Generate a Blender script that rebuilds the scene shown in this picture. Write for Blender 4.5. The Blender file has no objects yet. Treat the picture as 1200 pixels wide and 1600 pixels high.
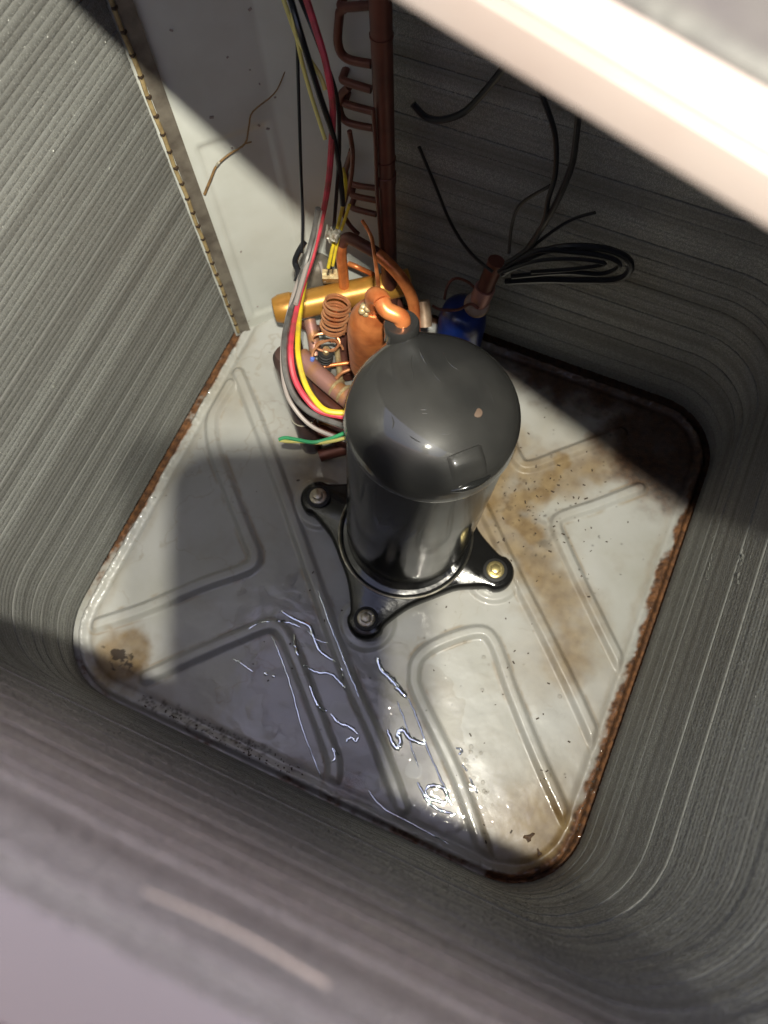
import bpy, bmesh, math, random
import numpy as np
from mathutils import Vector, Matrix

random.seed(7)
rng = np.random.default_rng(11)
scene = bpy.context.scene
COL = scene.collection

# ------------------------------------------------------------------ camera
EYE = np.array([0.0, 0.0, 1.0])
RIGHT = np.array([0.91350, 0.40489, -0.03986])
DOWN = np.array([0.37000, -0.86751, -0.33246])
FWD = np.array([-0.16919, 0.28895, -0.94228])
cd = bpy.data.cameras.new('camera')
cam = bpy.data.objects.new('camera', cd)
COL.objects.link(cam)
cam.matrix_world = Matrix(((RIGHT[0], -DOWN[0], -FWD[0], EYE[0]),
                           (RIGHT[1], -DOWN[1], -FWD[1], EYE[1]),
                           (RIGHT[2], -DOWN[2], -FWD[2], EYE[2]),
                           (0, 0, 0, 1)))
cd.sensor_fit = 'VERTICAL'
cd.sensor_height = 36.0
cd.lens = 29.025
cd.clip_start = 0.005
cd.clip_end = 100
cd.dof.use_dof = True
cd.dof.focus_distance = 0.80
cd.dof.aperture_fstop = 6.8
scene.camera = cam

# ------------------------------------------------------------------ daylight, headlamp, exposure
world = bpy.data.worlds.new('World')
scene.world = world
world.use_nodes = True
wn = world.node_tree
bg = wn.nodes['Background']
sky = wn.nodes.new('ShaderNodeTexSky')
sky.sky_type = 'NISHITA'
sky.sun_disc = False
sky.sun_elevation = math.radians(52)
sky.sun_rotation = math.radians(0)
wb = wn.nodes.new('ShaderNodeMix')               # the camera's white balance for open shade
wb.data_type = 'RGBA'
wb.blend_type = 'MULTIPLY'
wb.inputs['Factor'].default_value = 1.0
wb.inputs['B'].default_value = (1.26, 0.93, 0.80, 1)
wn.links.new(sky.outputs[0], wb.inputs['A'])
wn.links.new(wb.outputs['Result'], bg.inputs[0])
bg.inputs[1].default_value = 0.086

HEADLAMP = Vector((0.06, -0.064, 1.27))


def headlamp(loc, power, name):
    l = bpy.data.lights.new(name, 'SPOT')
    l.energy = power
    l.color = (1.0, 0.95, 0.80)
    l.shadow_soft_size = 0.0042
    l.spot_size = math.radians(104)
    l.spot_blend = 1.0
    o = bpy.data.objects.new(name, l)
    COL.objects.link(o)
    o.location = loc
    d = Vector((-0.42, 0.43, 0.30)) - Vector(loc)
    o.rotation_euler = d.to_track_quat('-Z', 'Y').to_euler()
    return o


headlamp(HEADLAMP, 7.0, 'headlamp_light')
headlamp(HEADLAMP + Vector((0.0165, 0.002, 0)), 5.0, 'headlamp_light')

scene.view_settings.view_transform = 'Standard'
scene.view_settings.look = 'None'
scene.view_settings.exposure = 3.0
scene.view_settings.gamma = 1.0
scene.cycles.max_bounces = 8
scene.cycles.sample_clamp_indirect = 4.0


# ------------------------------------------------------------------ geometry helpers
def at(px, py, z):
    """point of the place seen at that spot of the photograph, at height z"""
    d = RIGHT * (px - 600) + DOWN * (py - 800) + FWD * 1290
    return EYE + d * (z - 1.0) / d[2]


def onplane(px, py, p0, n):
    d = RIGHT * (px - 600) + DOWN * (py - 800) + FWD * 1290
    n = np.array(n, float)
    return EYE + d * (n @ (np.array(p0, float) - EYE)) / (n @ d)


def unit(v):
    v = np.array(v, float)
    return v / np.linalg.norm(v)


def catmull(pts, n=8, closed=False):
    P = np.array(pts, float)
    m = len(P)
    out = []
    segs = m if closed else m - 1
    for i in range(segs):
        if closed:
            a, b, c, d = P[(i - 1) % m], P[i], P[(i + 1) % m], P[(i + 2) % m]
        else:
            a, b, c, d = P[max(i - 1, 0)], P[i], P[i + 1], P[min(i + 2, m - 1)]
        for k in range(n):
            t = k / n
            out.append(0.5 * (2 * b + (c - a) * t + (2 * a - 5 * b + 4 * c - d) * t * t + (3 * b - a - 3 * c + d) * t ** 3))
    if not closed:
        out.append(P[-1])
    return np.array(out)


def mesh_from(name, verts, faces, mat, parent=None, smooth=True):
    me = bpy.data.meshes.new(name)
    me.from_pydata([tuple(map(float, v)) for v in verts], [], [tuple(map(int, f)) for f in faces])
    me.validate()
    bm = bmesh.new()
    bm.from_mesh(me)
    bmesh.ops.recalc_face_normals(bm, faces=bm.faces)
    bm.to_mesh(me)
    bm.free()
    if smooth:
        me.polygons.foreach_set('use_smooth', [True] * len(me.polygons))
        try:
            me.set_sharp_from_angle(angle=math.radians(42))
        except Exception:
            pass
    o = bpy.data.objects.new(name, me)
    COL.objects.link(o)
    if mat is not None:
        me.materials.append(mat)
    if parent is not None:
        o.parent = parent
        o.matrix_parent_inverse = parent.matrix_world.inverted()
    return o


class MB:
    """collects vertices and faces of one mesh"""

    def __init__(self):
        self.v, self.f = [], []

    def add(self, vs, fs):
        b = len(self.v)
        self.v.extend([np.array(x, float) for x in vs])
        self.f.extend([[i + b for i in f] for f in fs])
        return self

    def tube(self, path, r, sides=10, cap=True, flat=1.0):
        P = np.array(path, float)
        n = len(P)
        R = np.broadcast_to(np.array(r, float), (n,))
        T = np.gradient(P, axis=0)
        T /= np.linalg.norm(T, axis=1)[:, None] + 1e-12
        ref = np.array([0, 0, 1.0]) if abs(T[0][2]) < 0.9 else np.array([1.0, 0, 0])
        u = unit(ref - T[0] * (ref @ T[0]))
        vs, fs = [], []
        for i in range(n):
            u = unit(u - T[i] * (u @ T[i]))
            w = np.cross(T[i], u)
            for k in range(sides):
                a = 2 * math.pi * k / sides
                vs.append(P[i] + R[i] * (math.cos(a) * u * flat + math.sin(a) * w))
        for i in range(n - 1):
            for k in range(sides):
                k2 = (k + 1) % sides
                fs.append([i * sides + k, i * sides + k2, (i + 1) * sides + k2, (i + 1) * sides + k])
        if cap:
            fs.append(list(range(sides))[::-1])
            fs.append([(n - 1) * sides + k for k in range(sides)])
        return self.add(vs, fs)

    def lathe(self, prof, base, axis=(0, 0, 1), sides=32, cap=True):
        """prof = list of (distance along axis, radius)"""
        ax = unit(axis)
        ref = np.array([1.0, 0, 0]) if abs(ax[0]) < 0.9 else np.array([0, 1.0, 0])
        u = unit(ref - ax * (ref @ ax))
        w = np.cross(ax, u)
        vs, fs = [], []
        for (h, r) in prof:
            for k in range(sides):
                a = 2 * math.pi * k / sides
                vs.append(np.array(base, float) + ax * h + r * (math.cos(a) * u + math.sin(a) * w))
        for i in range(len(prof) - 1):
            for k in range(sides):
                k2 = (k + 1) % sides
                fs.append([i * sides + k, i * sides + k2, (i + 1) * sides + k2, (i + 1) * sides + k])
        if cap:
            fs.append(list(range(sides))[::-1])
            fs.append([(len(prof) - 1) * sides + k for k in range(sides)])
        return self.add(vs, fs)

    def prism(self, outline, z0, z1, bevel=0.0):
        """extruded outline (x, y) with an optional chamfer on the upper edge"""
        O = np.array(outline, float)
        n = len(O)
        c = O.mean(axis=0)
        rings = [(O, z0)]
        if bevel > 0:
            T = np.roll(O, -1, 0) - np.roll(O, 1, 0)
            N = np.c_[T[:, 1], -T[:, 0]]
            N /= np.linalg.norm(N, axis=1)[:, None]
            if ((O - c) * N).sum() < 0:
                N = -N
            rings += [(O, z1 - bevel), (O - N * bevel * 0.35, z1 - bevel * 0.35), (O - N * bevel, z1)]
        else:
            rings += [(O, z1)]
        vs = [np.array([p[0], p[1], z]) for R_, z in rings for p in R_]
        fs = []
        for i in range(len(rings) - 1):
            for k in range(n):
                k2 = (k + 1) % n
                fs.append([i * n + k, i * n + k2, (i + 1) * n + k2, (i + 1) * n + k])
        fs.append(list(range(n))[::-1])
        fs.append([(len(rings) - 1) * n + k for k in range(n)])
        return self.add(vs, fs)

    def box(self, c, sx, sy, sz, ux=(1, 0, 0), uy=(0, 1, 0), uz=(0, 0, 1)):
        c, ux, uy, uz = map(lambda q: np.array(q, float), (c, ux, uy, uz))
        vs = [c + ux * sx * a / 2 + uy * sy * b / 2 + uz * sz * d / 2
              for a in (-1, 1) for b in (-1, 1) for d in (-1, 1)]
        fs = [[0, 1, 3, 2], [4, 6, 7, 5], [0, 4, 5, 1], [2, 3, 7, 6], [0, 2, 6, 4], [1, 5, 7, 3]]
        return self.add(vs, fs)

    def build(self, name, mat, parent=None, smooth=True):
        return mesh_from(name, self.v, self.f, mat, parent, smooth)


def empty(name, loc=(0, 0, 0)):
    o = bpy.data.objects.new(name, None)
    o.empty_display_size = 0.02
    COL.objects.link(o)
    o.location = loc
    bpy.context.view_layer.update()
    return o


def tag(o, label=None, cat=None, group=None, kind=None):
    for k, v in (('label', label), ('category', cat), ('group', group), ('kind', kind)):
        if v:
            o[k] = v
    return o


# ------------------------------------------------------------------ materials
def material(name, color, rough=0.5, metal=0.0, coat=0.0, noise=None, bump=None, rnoise=None, spec=0.5, stretch=None, detail=5):
    """noise = (colour2, scale, lo, hi); bump = (scale, strength, distance); rnoise = (scale, rough_lo, rough_hi)"""
    m = bpy.data.materials.new(name)
    m.use_nodes = True
    nt = m.node_tree
    b = nt.nodes['Principled BSDF']
    b.inputs['Base Color'].default_value = (*color, 1)
    b.inputs['Roughness'].default_value = rough
    b.inputs['Metallic'].default_value = metal
    b.inputs['Coat Weight'].default_value = coat
    b.inputs['Coat Roughness'].default_value = 0.05
    b.inputs['Specular IOR Level'].default_value = spec
    tc = nt.nodes.new('ShaderNodeTexCoord')
    src = tc.outputs['Object']
    if stretch:
        mp = nt.nodes.new('ShaderNodeMapping')
        mp.inputs['Scale'].default_value = stretch
        nt.links.new(src, mp.inputs[0])
        src = mp.outputs[0]

    def nz(scale, detail=5):
        n = nt.nodes.new('ShaderNodeTexNoise')
        n.inputs['Scale'].default_value = scale
        n.inputs['Detail'].default_value = detail
        nt.links.new(src, n.inputs['Vector'])
        return n.outputs[0]

    def ramp(inp, lo, hi, a, c):
        r = nt.nodes.new('ShaderNodeMapRange')
        r.inputs['From Min'].default_value = lo
        r.inputs['From Max'].default_value = hi
        r.inputs['To Min'].default_value = a
        r.inputs['To Max'].default_value = c
        nt.links.new(inp, r.inputs['Value'])
        return r.outputs[0]

    if noise:
        c2, sc, lo, hi = noise
        mx = nt.nodes.new('ShaderNodeMix')
        mx.data_type = 'RGBA'
        mx.inputs['A'].default_value = (*color, 1)
        mx.inputs['B'].default_value = (*c2, 1)
        nt.links.new(ramp(nz(sc, detail), lo, hi, 0, 1), mx.inputs['Factor'])
        nt.links.new(mx.outputs['Result'], b.inputs['Base Color'])
    if rnoise:
        nt.links.new(ramp(nz(rnoise[0], 4), 0.35, 0.65, rnoise[1], rnoise[2]), b.inputs['Roughness'])
    if bump:
        bp = nt.nodes.new('ShaderNodeBump')
        bp.inputs['Strength'].default_value = bump[1]
        bp.inputs['Distance'].default_value = bump[2]
        nt.links.new(nz(bump[0], 6), bp.inputs['Height'])
        nt.links.new(bp.outputs[0], b.inputs['Normal'])
    return m


M = {}
M['coil'] = material('weathered_aluminium', (0.23, 0.235, 0.225), 0.6, 0.15, noise=((0.15, 0.15, 0.14), 9, 0.35, 0.68), stretch=(0.06, 0.06, 4.5), detail=1)
M['spine'] = material('aluminium_spines', (0.40, 0.41, 0.385), 0.42, 0.4, noise=((0.20, 0.20, 0.19), 9, 0.35, 0.7), stretch=(0.06, 0.06, 4.5), detail=1)
M['gasket'] = material('yellowed_strip', (0.38, 0.29, 0.14), 0.6, noise=((0.24, 0.17, 0.08), 90, 0.4, 0.7), bump=(300, 0.4, 0.002))
M['galv'] = material('dull_galvanised', (0.24, 0.215, 0.175), 0.55, 0.35, noise=((0.13, 0.11, 0.09), 60, 0.35, 0.7), bump=(250, 0.25, 0.001))
M['panel'] = material('grey_white_enamel', (0.62, 0.64, 0.60), 0.38, noise=((0.54, 0.55, 0.50), 14, 0.45, 0.75), rnoise=(18, 0.3, 0.5))
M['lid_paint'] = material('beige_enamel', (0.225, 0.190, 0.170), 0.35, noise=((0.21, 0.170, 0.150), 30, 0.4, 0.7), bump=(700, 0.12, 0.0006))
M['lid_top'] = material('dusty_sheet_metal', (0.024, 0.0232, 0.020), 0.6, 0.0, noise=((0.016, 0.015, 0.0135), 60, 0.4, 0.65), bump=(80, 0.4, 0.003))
M['black'] = material('glossy_black_paint', (0.012, 0.0125, 0.0125), 0.16, spec=0.5, rnoise=(30, 0.1, 0.2), bump=(14, 0.08, 0.003))
M['dome'] = material('dusty_black_paint', (0.019, 0.0192, 0.019), 0.5, coat=1.0, spec=0.25, noise=((0.034, 0.0335, 0.032), 16, 0.35, 0.7), rnoise=(22, 0.38, 0.52), bump=(12, 0.1, 0.004))
M['plate'] = material('wet_black_paint', (0.010, 0.010, 0.010), 0.14, rnoise=(40, 0.08, 0.25), bump=(60, 0.2, 0.002))
M['rubber'] = material('black_rubber', (0.012, 0.012, 0.012), 0.6)
M['steel'] = material('bare_steel', (0.55, 0.53, 0.47), 0.3, 1.0, noise=((0.3, 0.26, 0.2), 120, 0.4, 0.7))
M['bolt'] = material('zinc_bolt', (0.50, 0.46, 0.36), 0.38, 0.8, noise=((0.28, 0.23, 0.16), 200, 0.4, 0.7))
M['brass'] = material('yellow_zinc_bolt', (0.62, 0.52, 0.24), 0.35, 0.8, noise=((0.42, 0.34, 0.16), 200, 0.4, 0.7))
M['copper'] = material('bright_copper', (0.70, 0.34, 0.17), 0.3, 0.5, noise=((0.50, 0.18, 0.075), 45, 0.4, 0.7), bump=(120, 0.15, 0.001))
M['copper_yellow'] = material('heat_tinted_copper', (0.56, 0.29, 0.055), 0.36, 0.4, noise=((0.40, 0.18, 0.035), 30, 0.4, 0.7), bump=(90, 0.15, 0.001))
M['copper_orange'] = material('orange_copper', (0.82, 0.28, 0.09), 0.34, 0.45, noise=((0.55, 0.15, 0.045), 55, 0.4, 0.65), bump=(140, 0.15, 0.001))
M['copper_dark'] = material('oxidised_shaded_copper', (0.16, 0.055, 0.038), 0.45, 0.3, noise=((0.085, 0.032, 0.024), 30, 0.4, 0.7), bump=(90, 0.2, 0.001))
M['copper_pink'] = material('pink_patina_copper', (0.42, 0.22, 0.19), 0.45, 0.35, noise=((0.46, 0.22, 0.06), 35, 0.45, 0.65), bump=(120, 0.2, 0.001))
M['solder'] = material('pale_solder', (0.62, 0.50, 0.28), 0.4, 0.5, noise=((0.45, 0.30, 0.14), 200, 0.4, 0.7), bump=(220, 0.5, 0.001))
M['brown'] = material('brown_plastic_sleeve', (0.085, 0.050, 0.042), 0.3, coat=0.3, noise=((0.045, 0.026, 0.024), 20, 0.4, 0.7), bump=(40, 0.1, 0.002))
M['blue'] = material('blue_paint', (0.009, 0.030, 0.19), 0.28, coat=0.3, noise=((0.008, 0.02, 0.11), 40, 0.4, 0.7), bump=(60, 0.15, 0.002))
M['tan'] = material('bare_steel_cap', (0.40, 0.30, 0.22), 0.45, 0.4, noise=((0.25, 0.15, 0.09), 90, 0.4, 0.7))
M['w_red'] = material('red_insulation', (0.60, 0.055, 0.09), 0.45, noise=((0.34, 0.06, 0.06), 70, 0.42, 0.68), bump=(200, 0.15, 0.001))
M['w_yellow'] = material('yellow_insulation', (0.76, 0.58, 0.03), 0.45, noise=((0.48, 0.34, 0.05), 70, 0.42, 0.70), bump=(200, 0.15, 0.001))
M['w_ltyellow'] = material('pale_yellow_insulation', (0.70, 0.62, 0.20), 0.4)
M['w_green'] = material('green_insulation', (0.05, 0.36, 0.15), 0.38)
M['w_black'] = material('black_insulation', (0.010, 0.011, 0.014), 0.28, bump=(80, 0.2, 0.001))
M['w_grey'] = material('grey_wire_sleeve', (0.17, 0.165, 0.16), 0.35, 0.3, noise=((0.09, 0.085, 0.08), 100, 0.4, 0.7))
M['w_pale'] = material('pale_grey_insulation', (0.33, 0.29, 0.27), 0.4)
M['clip'] = material('aluminium_tag', (0.55, 0.53, 0.46), 0.35, 0.6, noise=((0.3, 0.27, 0.2), 300, 0.45, 0.6))
M['twig'] = material('dry_twig', (0.26, 0.155, 0.06), 0.7, noise=((0.13, 0.08, 0.04), 150, 0.4, 0.7))
M['pale_strip'] = material('pale_tan', (0.40, 0.37, 0.29), 0.6)
M['leaf'] = material('dead_leaf', (0.11, 0.055, 0.02), 0.6, noise=((0.05, 0.025, 0.012), 200, 0.4, 0.7))
M['dirt'] = material('dirt_and_hole_dark', (0.045, 0.028, 0.016), 0.7)
M['shell'] = material('cabinet_enamel', (0.40, 0.28, 0.27), 0.5)
M['phone'] = material('phone_casing', (0.02, 0.02, 0.022), 0.4)
M['glass'] = material('phone_glass', (0.006, 0.006, 0.008), 0.08)
M['concrete'] = material('concrete', (0.26, 0.25, 0.235), 0.85, noise=((0.19, 0.18, 0.165), 6, 0.4, 0.7), bump=(40, 0.4, 0.004))

# water skin: a clear sheet that reflects by Fresnel and lets everything else through
wm = bpy.data.materials.new('water_skin')
wm.use_nodes = True
nt = wm.node_tree
nt.nodes.remove(nt.nodes['Principled BSDF'])
outn = nt.nodes['Material Output']
mixs = nt.nodes.new('ShaderNodeMixShader')
tr = nt.nodes.new('ShaderNodeBsdfTransparent')
tr.inputs[0].default_value = (0.95, 0.94, 0.93, 1)
gl = nt.nodes.new('ShaderNodeBsdfGlossy')
gl.inputs['Roughness'].default_value = 0.03
fr = nt.nodes.new('ShaderNodeFresnel')
fr.inputs['IOR'].default_value = 1.28
nt.links.new(fr.outputs[0], mixs.inputs[0])
nt.links.new(tr.outputs[0], mixs.inputs[1])
nt.links.new(gl.outputs[0], mixs.inputs[2])
nt.links.new(mixs.outputs[0], outn.inputs[0])
M['water'] = wm

# ------------------------------------------------------------------ base pan
XL, XR, YN, YF = -0.473, 0.174, -0.035, 0.592
CORNER = {'ln': 0.085, 'nr': 0.078, 'rf': 0.072, 'fl': 0.02}


def pan_sdf(x, y):
    cx, cy = (XL + XR) / 2, (YN + YF) / 2
    hx, hy = (XR - XL) / 2, (YF - YN) / 2
    dx, dy = x - cx, y - cy
    r = np.where(dx > 0, np.where(dy > 0, CORNER['rf'], CORNER['nr']), np.where(dy > 0, CORNER['fl'], CORNER['ln']))
    qx, qy = np.abs(dx) - hx + r, np.abs(dy) - hy + r
    return np.minimum(np.maximum(qx, qy), 0) + np.hypot(np.maximum(qx, 0), np.maximum(qy, 0)) - r


def sstep(a, b, t):
    t = np.clip((t - a) / (b - a), 0, 1)
    return t * t * (3 - 2 * t)


def field(nx, ny, cells, octaves=4, seed=0, gain=0.55):
    """smooth fractal noise on a grid, about 0..1"""
    r = np.random.default_rng(seed)
    out = np.zeros((ny, nx))
    amp, tot = 1.0, 0.0
    for o in range(octaves):
        c = cells * 2 ** o
        g = r.random((c + 3, c + 3))
        u = np.linspace(0, c, nx, endpoint=False)
        v = np.linspace(0, c, ny, endpoint=False)
        ui, vi = u.astype(int), v.astype(int)
        uf, vf = u - ui, v - vi
        uf = uf * uf * (3 - 2 * uf)
        vf = vf * vf * (3 - 2 * vf)
        a = g[np.ix_(vi, ui)] * (1 - uf) + g[np.ix_(vi, ui + 1)] * uf
        b = g[np.ix_(vi + 1, ui)] * (1 - uf) + g[np.ix_(vi + 1, ui + 1)] * uf
        out += amp * (a * (1 - vf)[:, None] + b * vf[:, None])
        tot += amp
        amp *= gain
    return out / tot


def seg_dist(x, y, poly):
    d = np.full(x.shape, 9.0)
    for (ax, ay), (bx, by) in zip(poly[:-1], poly[1:]):
        ex, ey = bx - ax, by - ay
        t = np.clip(((x - ax) * ex + (y - ay) * ey) / (ex * ex + ey * ey + 1e-12), 0, 1)
        d = np.minimum(d, np.hypot(x - ax - t * ex, y - ay - t * ey))
    return d


def floor_pts(px):
    return [tuple(at(a, b, 0.003)[:2]) for a, b in px]


RIBS = [
    # (spots along the ridge, half width, height)
    ([(372, 583), (395, 640), (440, 760), (491, 906), (540, 1045), (590, 1160), (628, 1262)], 0.0085, 0.0042),
    ([(360, 600), (335, 640), (330, 668), (336, 705), (362, 775), (389, 844), (398, 867), (387, 887), (317, 912), (228, 950), (150, 976)], 0.0085, 0.0040),
    ([(228, 1058), (300, 1026), (360, 1000), (420, 977), (445, 993), (470, 1050), (500, 1130), (522, 1195), (514, 1245)], 0.0085, 0.0042),
    ([(768, 1362), (715, 1215), (655, 1088), (647, 1055), (654, 1028), (685, 1005), (745, 986), (772, 1003), (800, 1080), (845, 1190), (893, 1295)], 0.0075, 0.0036),
    ([(754, 792), (804, 895), (850, 985), (904, 1096), (945, 1190)], 0.0080, 0.0040),
    ([(1000, 762), (933, 788), (880, 806), (869, 820), (880, 850), (925, 945), (983, 1062)], 0.0075, 0.0036),
    ([(770, 610), (790, 670), (806, 712), (826, 728), (883, 708), (970, 675)], 0.0080, 0.0038),
]
RIBS = [(catmull([(*p, 0) for p in floor_pts(a)], 5)[:, :2], w * 1.32, h * 1.75) for a, w, h in RIBS]
BOLT_PX = [(497, 775), (572, 966), (774, 890)]
BOLTS = [at(a, b, 0.030) for a, b in BOLT_PX]
CX, CY = (BOLTS[0][0] + BOLTS[2][0]) / 2, (BOLTS[0][1] + BOLTS[2][1]) / 2
BOLTS.append(np.array([2 * CX - BOLTS[1][0], 2 * CY - BOLTS[1][1], 0.030]))

PITCH = 0.00125
gx = np.arange(-0.535, 0.236, PITCH)
gy = np.arange(-0.097, 0.655, PITCH)
nx, ny = len(gx), len(gy)
GX, GY = np.meshgrid(gx, gy)
sd = pan_sdf(GX, GY)
n1 = field(nx, ny, 10, 5, 1)
n2 = field(nx, ny, 40, 4, 2)
n3 = field(nx, ny, 120, 3, 3)
n4 = field(nx, ny, 5, 4, 4)
n5 = field(nx, ny, 26, 4, 5)
H = np.zeros_like(sd)
for poly, w, h in RIBS:
    d = seg_dist(GX, GY, poly)
    H = np.maximum(H, h * (1 - sstep(w * 0.30, w * 1.0, d)))
for b in BOLTS:                                        # low pressed bosses under the feet
    d = np.hypot(GX - b[0], GY - b[1])
    H = np.maximum(H, 0.0042 * (1 - sstep(0.030, 0.037, d)))
H += (n4 - 0.5) * 0.0032 + (n5 - 0.5) * 0.0007 + (n1 - 0.5) * 0.0008
H *= 1 - sstep(-0.022, -0.010, sd)
H += -0.0022 * np.exp(-((sd + 0.0125) / 0.004) ** 2) + 0.0026 * np.exp(-((sd + 0.004) / 0.0035) ** 2)
H += -0.016 * sstep(-0.0015, 0.005, sd)
rough_edge = np.exp(-((sd + 0.002) / 0.008) ** 2)
H += rough_edge * ((n3 - 0.5) * 0.004 + (n2 - 0.5) * 0.003)


def blob(px, py, r, k=1.0):
    c = at(px, py, 0)
    return np.exp(-((np.hypot(GX - c[0], GY - c[1]) / r) ** 2) * k)


# rust: along the rim, most on the right side and the upper left side
side_r = sstep(0.05, 0.17, GX)
side_l = sstep(-0.40, -0.47, GX) * sstep(0.02, 0.2, GY)
side_n = sstep(0.02, -0.03, GY)
side_f = sstep(0.5, 0.58, GY)
wgt = np.clip(0.22 + 1.0 * side_r + 0.6 * side_l + 0.10 * side_n + 0.8 * side_f, 0, 1.5) * (0.40 + 1.15 * n5)
rust = sstep(0.28, 0.62, np.exp(-(np.maximum(-sd, 0) / (0.0055 * wgt + 0.0008 * side_r + 0.0005)) ** 1.2) * (0.35 + 1.2 * n2) * (0.6 + 0.5 * n3) * wgt * 1.35)
c = at(190, 1026, 0)
circ = np.hypot(GX - c[0], GY - c[1])
ring = (1 - sstep(0.030, 0.050, circ + (n5 - 0.5) * 0.030))
ring = np.clip(ring, 0, 1)
core = (1 - sstep(0.0055, 0.0095, np.hypot((GX - c[0]) * 0.6, GY - c[1]) + (n3 - 0.5) * 0.030))
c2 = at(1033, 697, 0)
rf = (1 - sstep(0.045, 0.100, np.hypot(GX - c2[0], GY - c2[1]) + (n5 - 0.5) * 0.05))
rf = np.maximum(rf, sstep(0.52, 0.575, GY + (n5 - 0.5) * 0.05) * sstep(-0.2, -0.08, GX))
rust = np.maximum(rust, np.clip(rf * (0.9 + 0.6 * (n2 - 0.5)), 0, 1))  # far right corner: real rust, deepened to paint the cover's shade
# brown water stain right of the compressor, running down the pan
P1 = [tuple(at(a, b, 0)[:2]) for a, b in ((790, 700), (770, 770), (800, 830), (840, 880), (880, 960), (900, 1030))]
P2 = [tuple(at(a, b, 0)[:2]) for a, b in ((830, 740), (900, 735), (960, 715))]
dst = np.minimum(seg_dist(GX, GY, P1), seg_dist(GX, GY, P2) * 1.1)
tan = (1 - sstep(0.006, 0.060, dst + (n5 - 0.5) * 0.045)) * (0.50 + 0.70 * n1)
tan = np.maximum(tan, ring * (0.55 + 0.6 * n2))
P3 = [tuple(at(a, b, 0)[:2]) for a, b in ((835, 840), (800, 800), (850, 760), (880, 730))]
tan = np.maximum(tan, (1 - sstep(0.004, 0.034, seg_dist(GX, GY, P3) + (n2 - 0.5) * 0.03)) * 0.95)
tan = np.maximum(tan, blob(855, 1318, 0.070) * (0.6 + 0.8 * n5) * 1.3)
tan = np.maximum(tan, blob(500, 735, 0.055) * (0.4 + 0.8 * n5) * 0.9)
tan = np.maximum(tan, blob(350, 620, 0.040) * n5 * 0.55)
tan = np.maximum(tan, sstep(0.45, 0.75, n4) * 0.30 * sstep(-0.15, 0.02, GX))
tan = np.maximum(tan, sstep(0.50, 0.8, n5) * 0.16)
P4 = [tuple(at(a, b, 0)[:2]) for a, b in ((760, 870), (755, 800), (770, 730))]
tan = np.maximum(tan, (1 - sstep(0.006, 0.03, seg_dist(GX, GY, P4) + (n2 - 0.5) * 0.02)) * 0.8)
redr = blob(545, 1228, 0.016) * (0.5 + n2) + blob(400, 1040, 0.03) * n5 * 0.35
grime = np.zeros_like(sd)
for poly, w, h in RIBS:
    d = seg_dist(GX, GY, poly)
    grime = np.maximum(grime, np.exp(-((d - w * 1.05) / 0.0022) ** 2))
tan = np.maximum(tan, grime * sstep(0.40, 0.65, n5) * 0.55)
tan = np.maximum(tan, np.exp(-((n1 - 0.5) / 0.008) ** 2) * sstep(0.48, 0.6, n4) * 0.30)
tan = np.maximum(tan, np.exp(-((sd + 0.020 + (n2 - 0.5) * 0.012) / 0.005) ** 2) * n5 * 0.5)
rust = np.clip(np.maximum(rust, redr * 0.55), 0, 1)
tan = np.clip(tan, 0, 1)
# dark specks: thicker in the stain and along the near rim
sp = np.zeros_like(sd)
near_line = [tuple(at(a, b, 0)[:2]) for a, b in ((225, 1100), (300, 1140), (420, 1185))]
for k in range(300):
    if k < 70:
        q = at(random.gauss(850, 60), random.gauss(800, 70), 0)
        r = random.uniform(0.0006, 0.0014)
    elif k < 220:
        t = random.random()
        a, b = near_line[0], near_line[2]
        q = (a[0] + (b[0] - a[0]) * t + random.gauss(0, 0.004), a[1] + (b[1] - a[1]) * t + random.gauss(0.004, 0.004))
        r = random.uniform(0.0008, 0.0024)
    else:
        q = (random.uniform(XL, XR), random.uniform(YN, YF))
        r = random.uniform(0.0005, 0.0014)
    i, j = int((q[1] - gy[0]) / PITCH), int((q[0] - gx[0]) / PITCH)
    i0, i1, j0, j1 = max(i - 4, 0), min(i + 5, ny), max(j - 4, 0), min(j + 5, nx)
    if i1 <= i0 or j1 <= j0:
        continue
    dd = np.hypot(GX[i0:i1, j0:j1] - q[0], (GY[i0:i1, j0:j1] - q[1]) * random.uniform(0.6, 1.6))
    sp[i0:i1, j0:j1] = np.maximum(sp[i0:i1, j0:j1], np.exp(-(dd / r) ** 2) * random.uniform(0.5, 1))
dark = np.clip(sp * 0.9 + core * 0.9 + rust * sstep(0.55, 0.75, n3) * 0.5 * (1 - rf) + rf * 0.70 + blob(500, 610, 0.055) * 0.55 * (0.5 + n5) + blob(590, 560, 0.05) * 0.6 + blob(835, 835, 0.028) * sstep(0.45, 0.75, n2) * 0.7 + blob(800, 770, 0.03) * sstep(0.5, 0.8, n3) * 0.5, 0, 1)  # rusty corner and pipe cluster terms mix dirt with painted shade
# where the paint is wet
wet = np.clip(sstep(0.35, 0.6, n1) * 0.6 + blob(520, 1080, 0.17) + blob(700, 1150, 0.12) * 0.7 + rough_edge * 0.8 + tan * 0.3 + blob(400, 960, 0.12) * 0.8, 0, 1)

verts = np.c_[GX.ravel(), GY.ravel(), H.ravel()].astype(np.float32)
idx = np.arange(nx * ny).reshape(ny, nx)
quads = np.stack([idx[:-1, :-1], idx[:-1, 1:], idx[1:, 1:], idx[1:, :-1]], -1).reshape(-1, 4)


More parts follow.
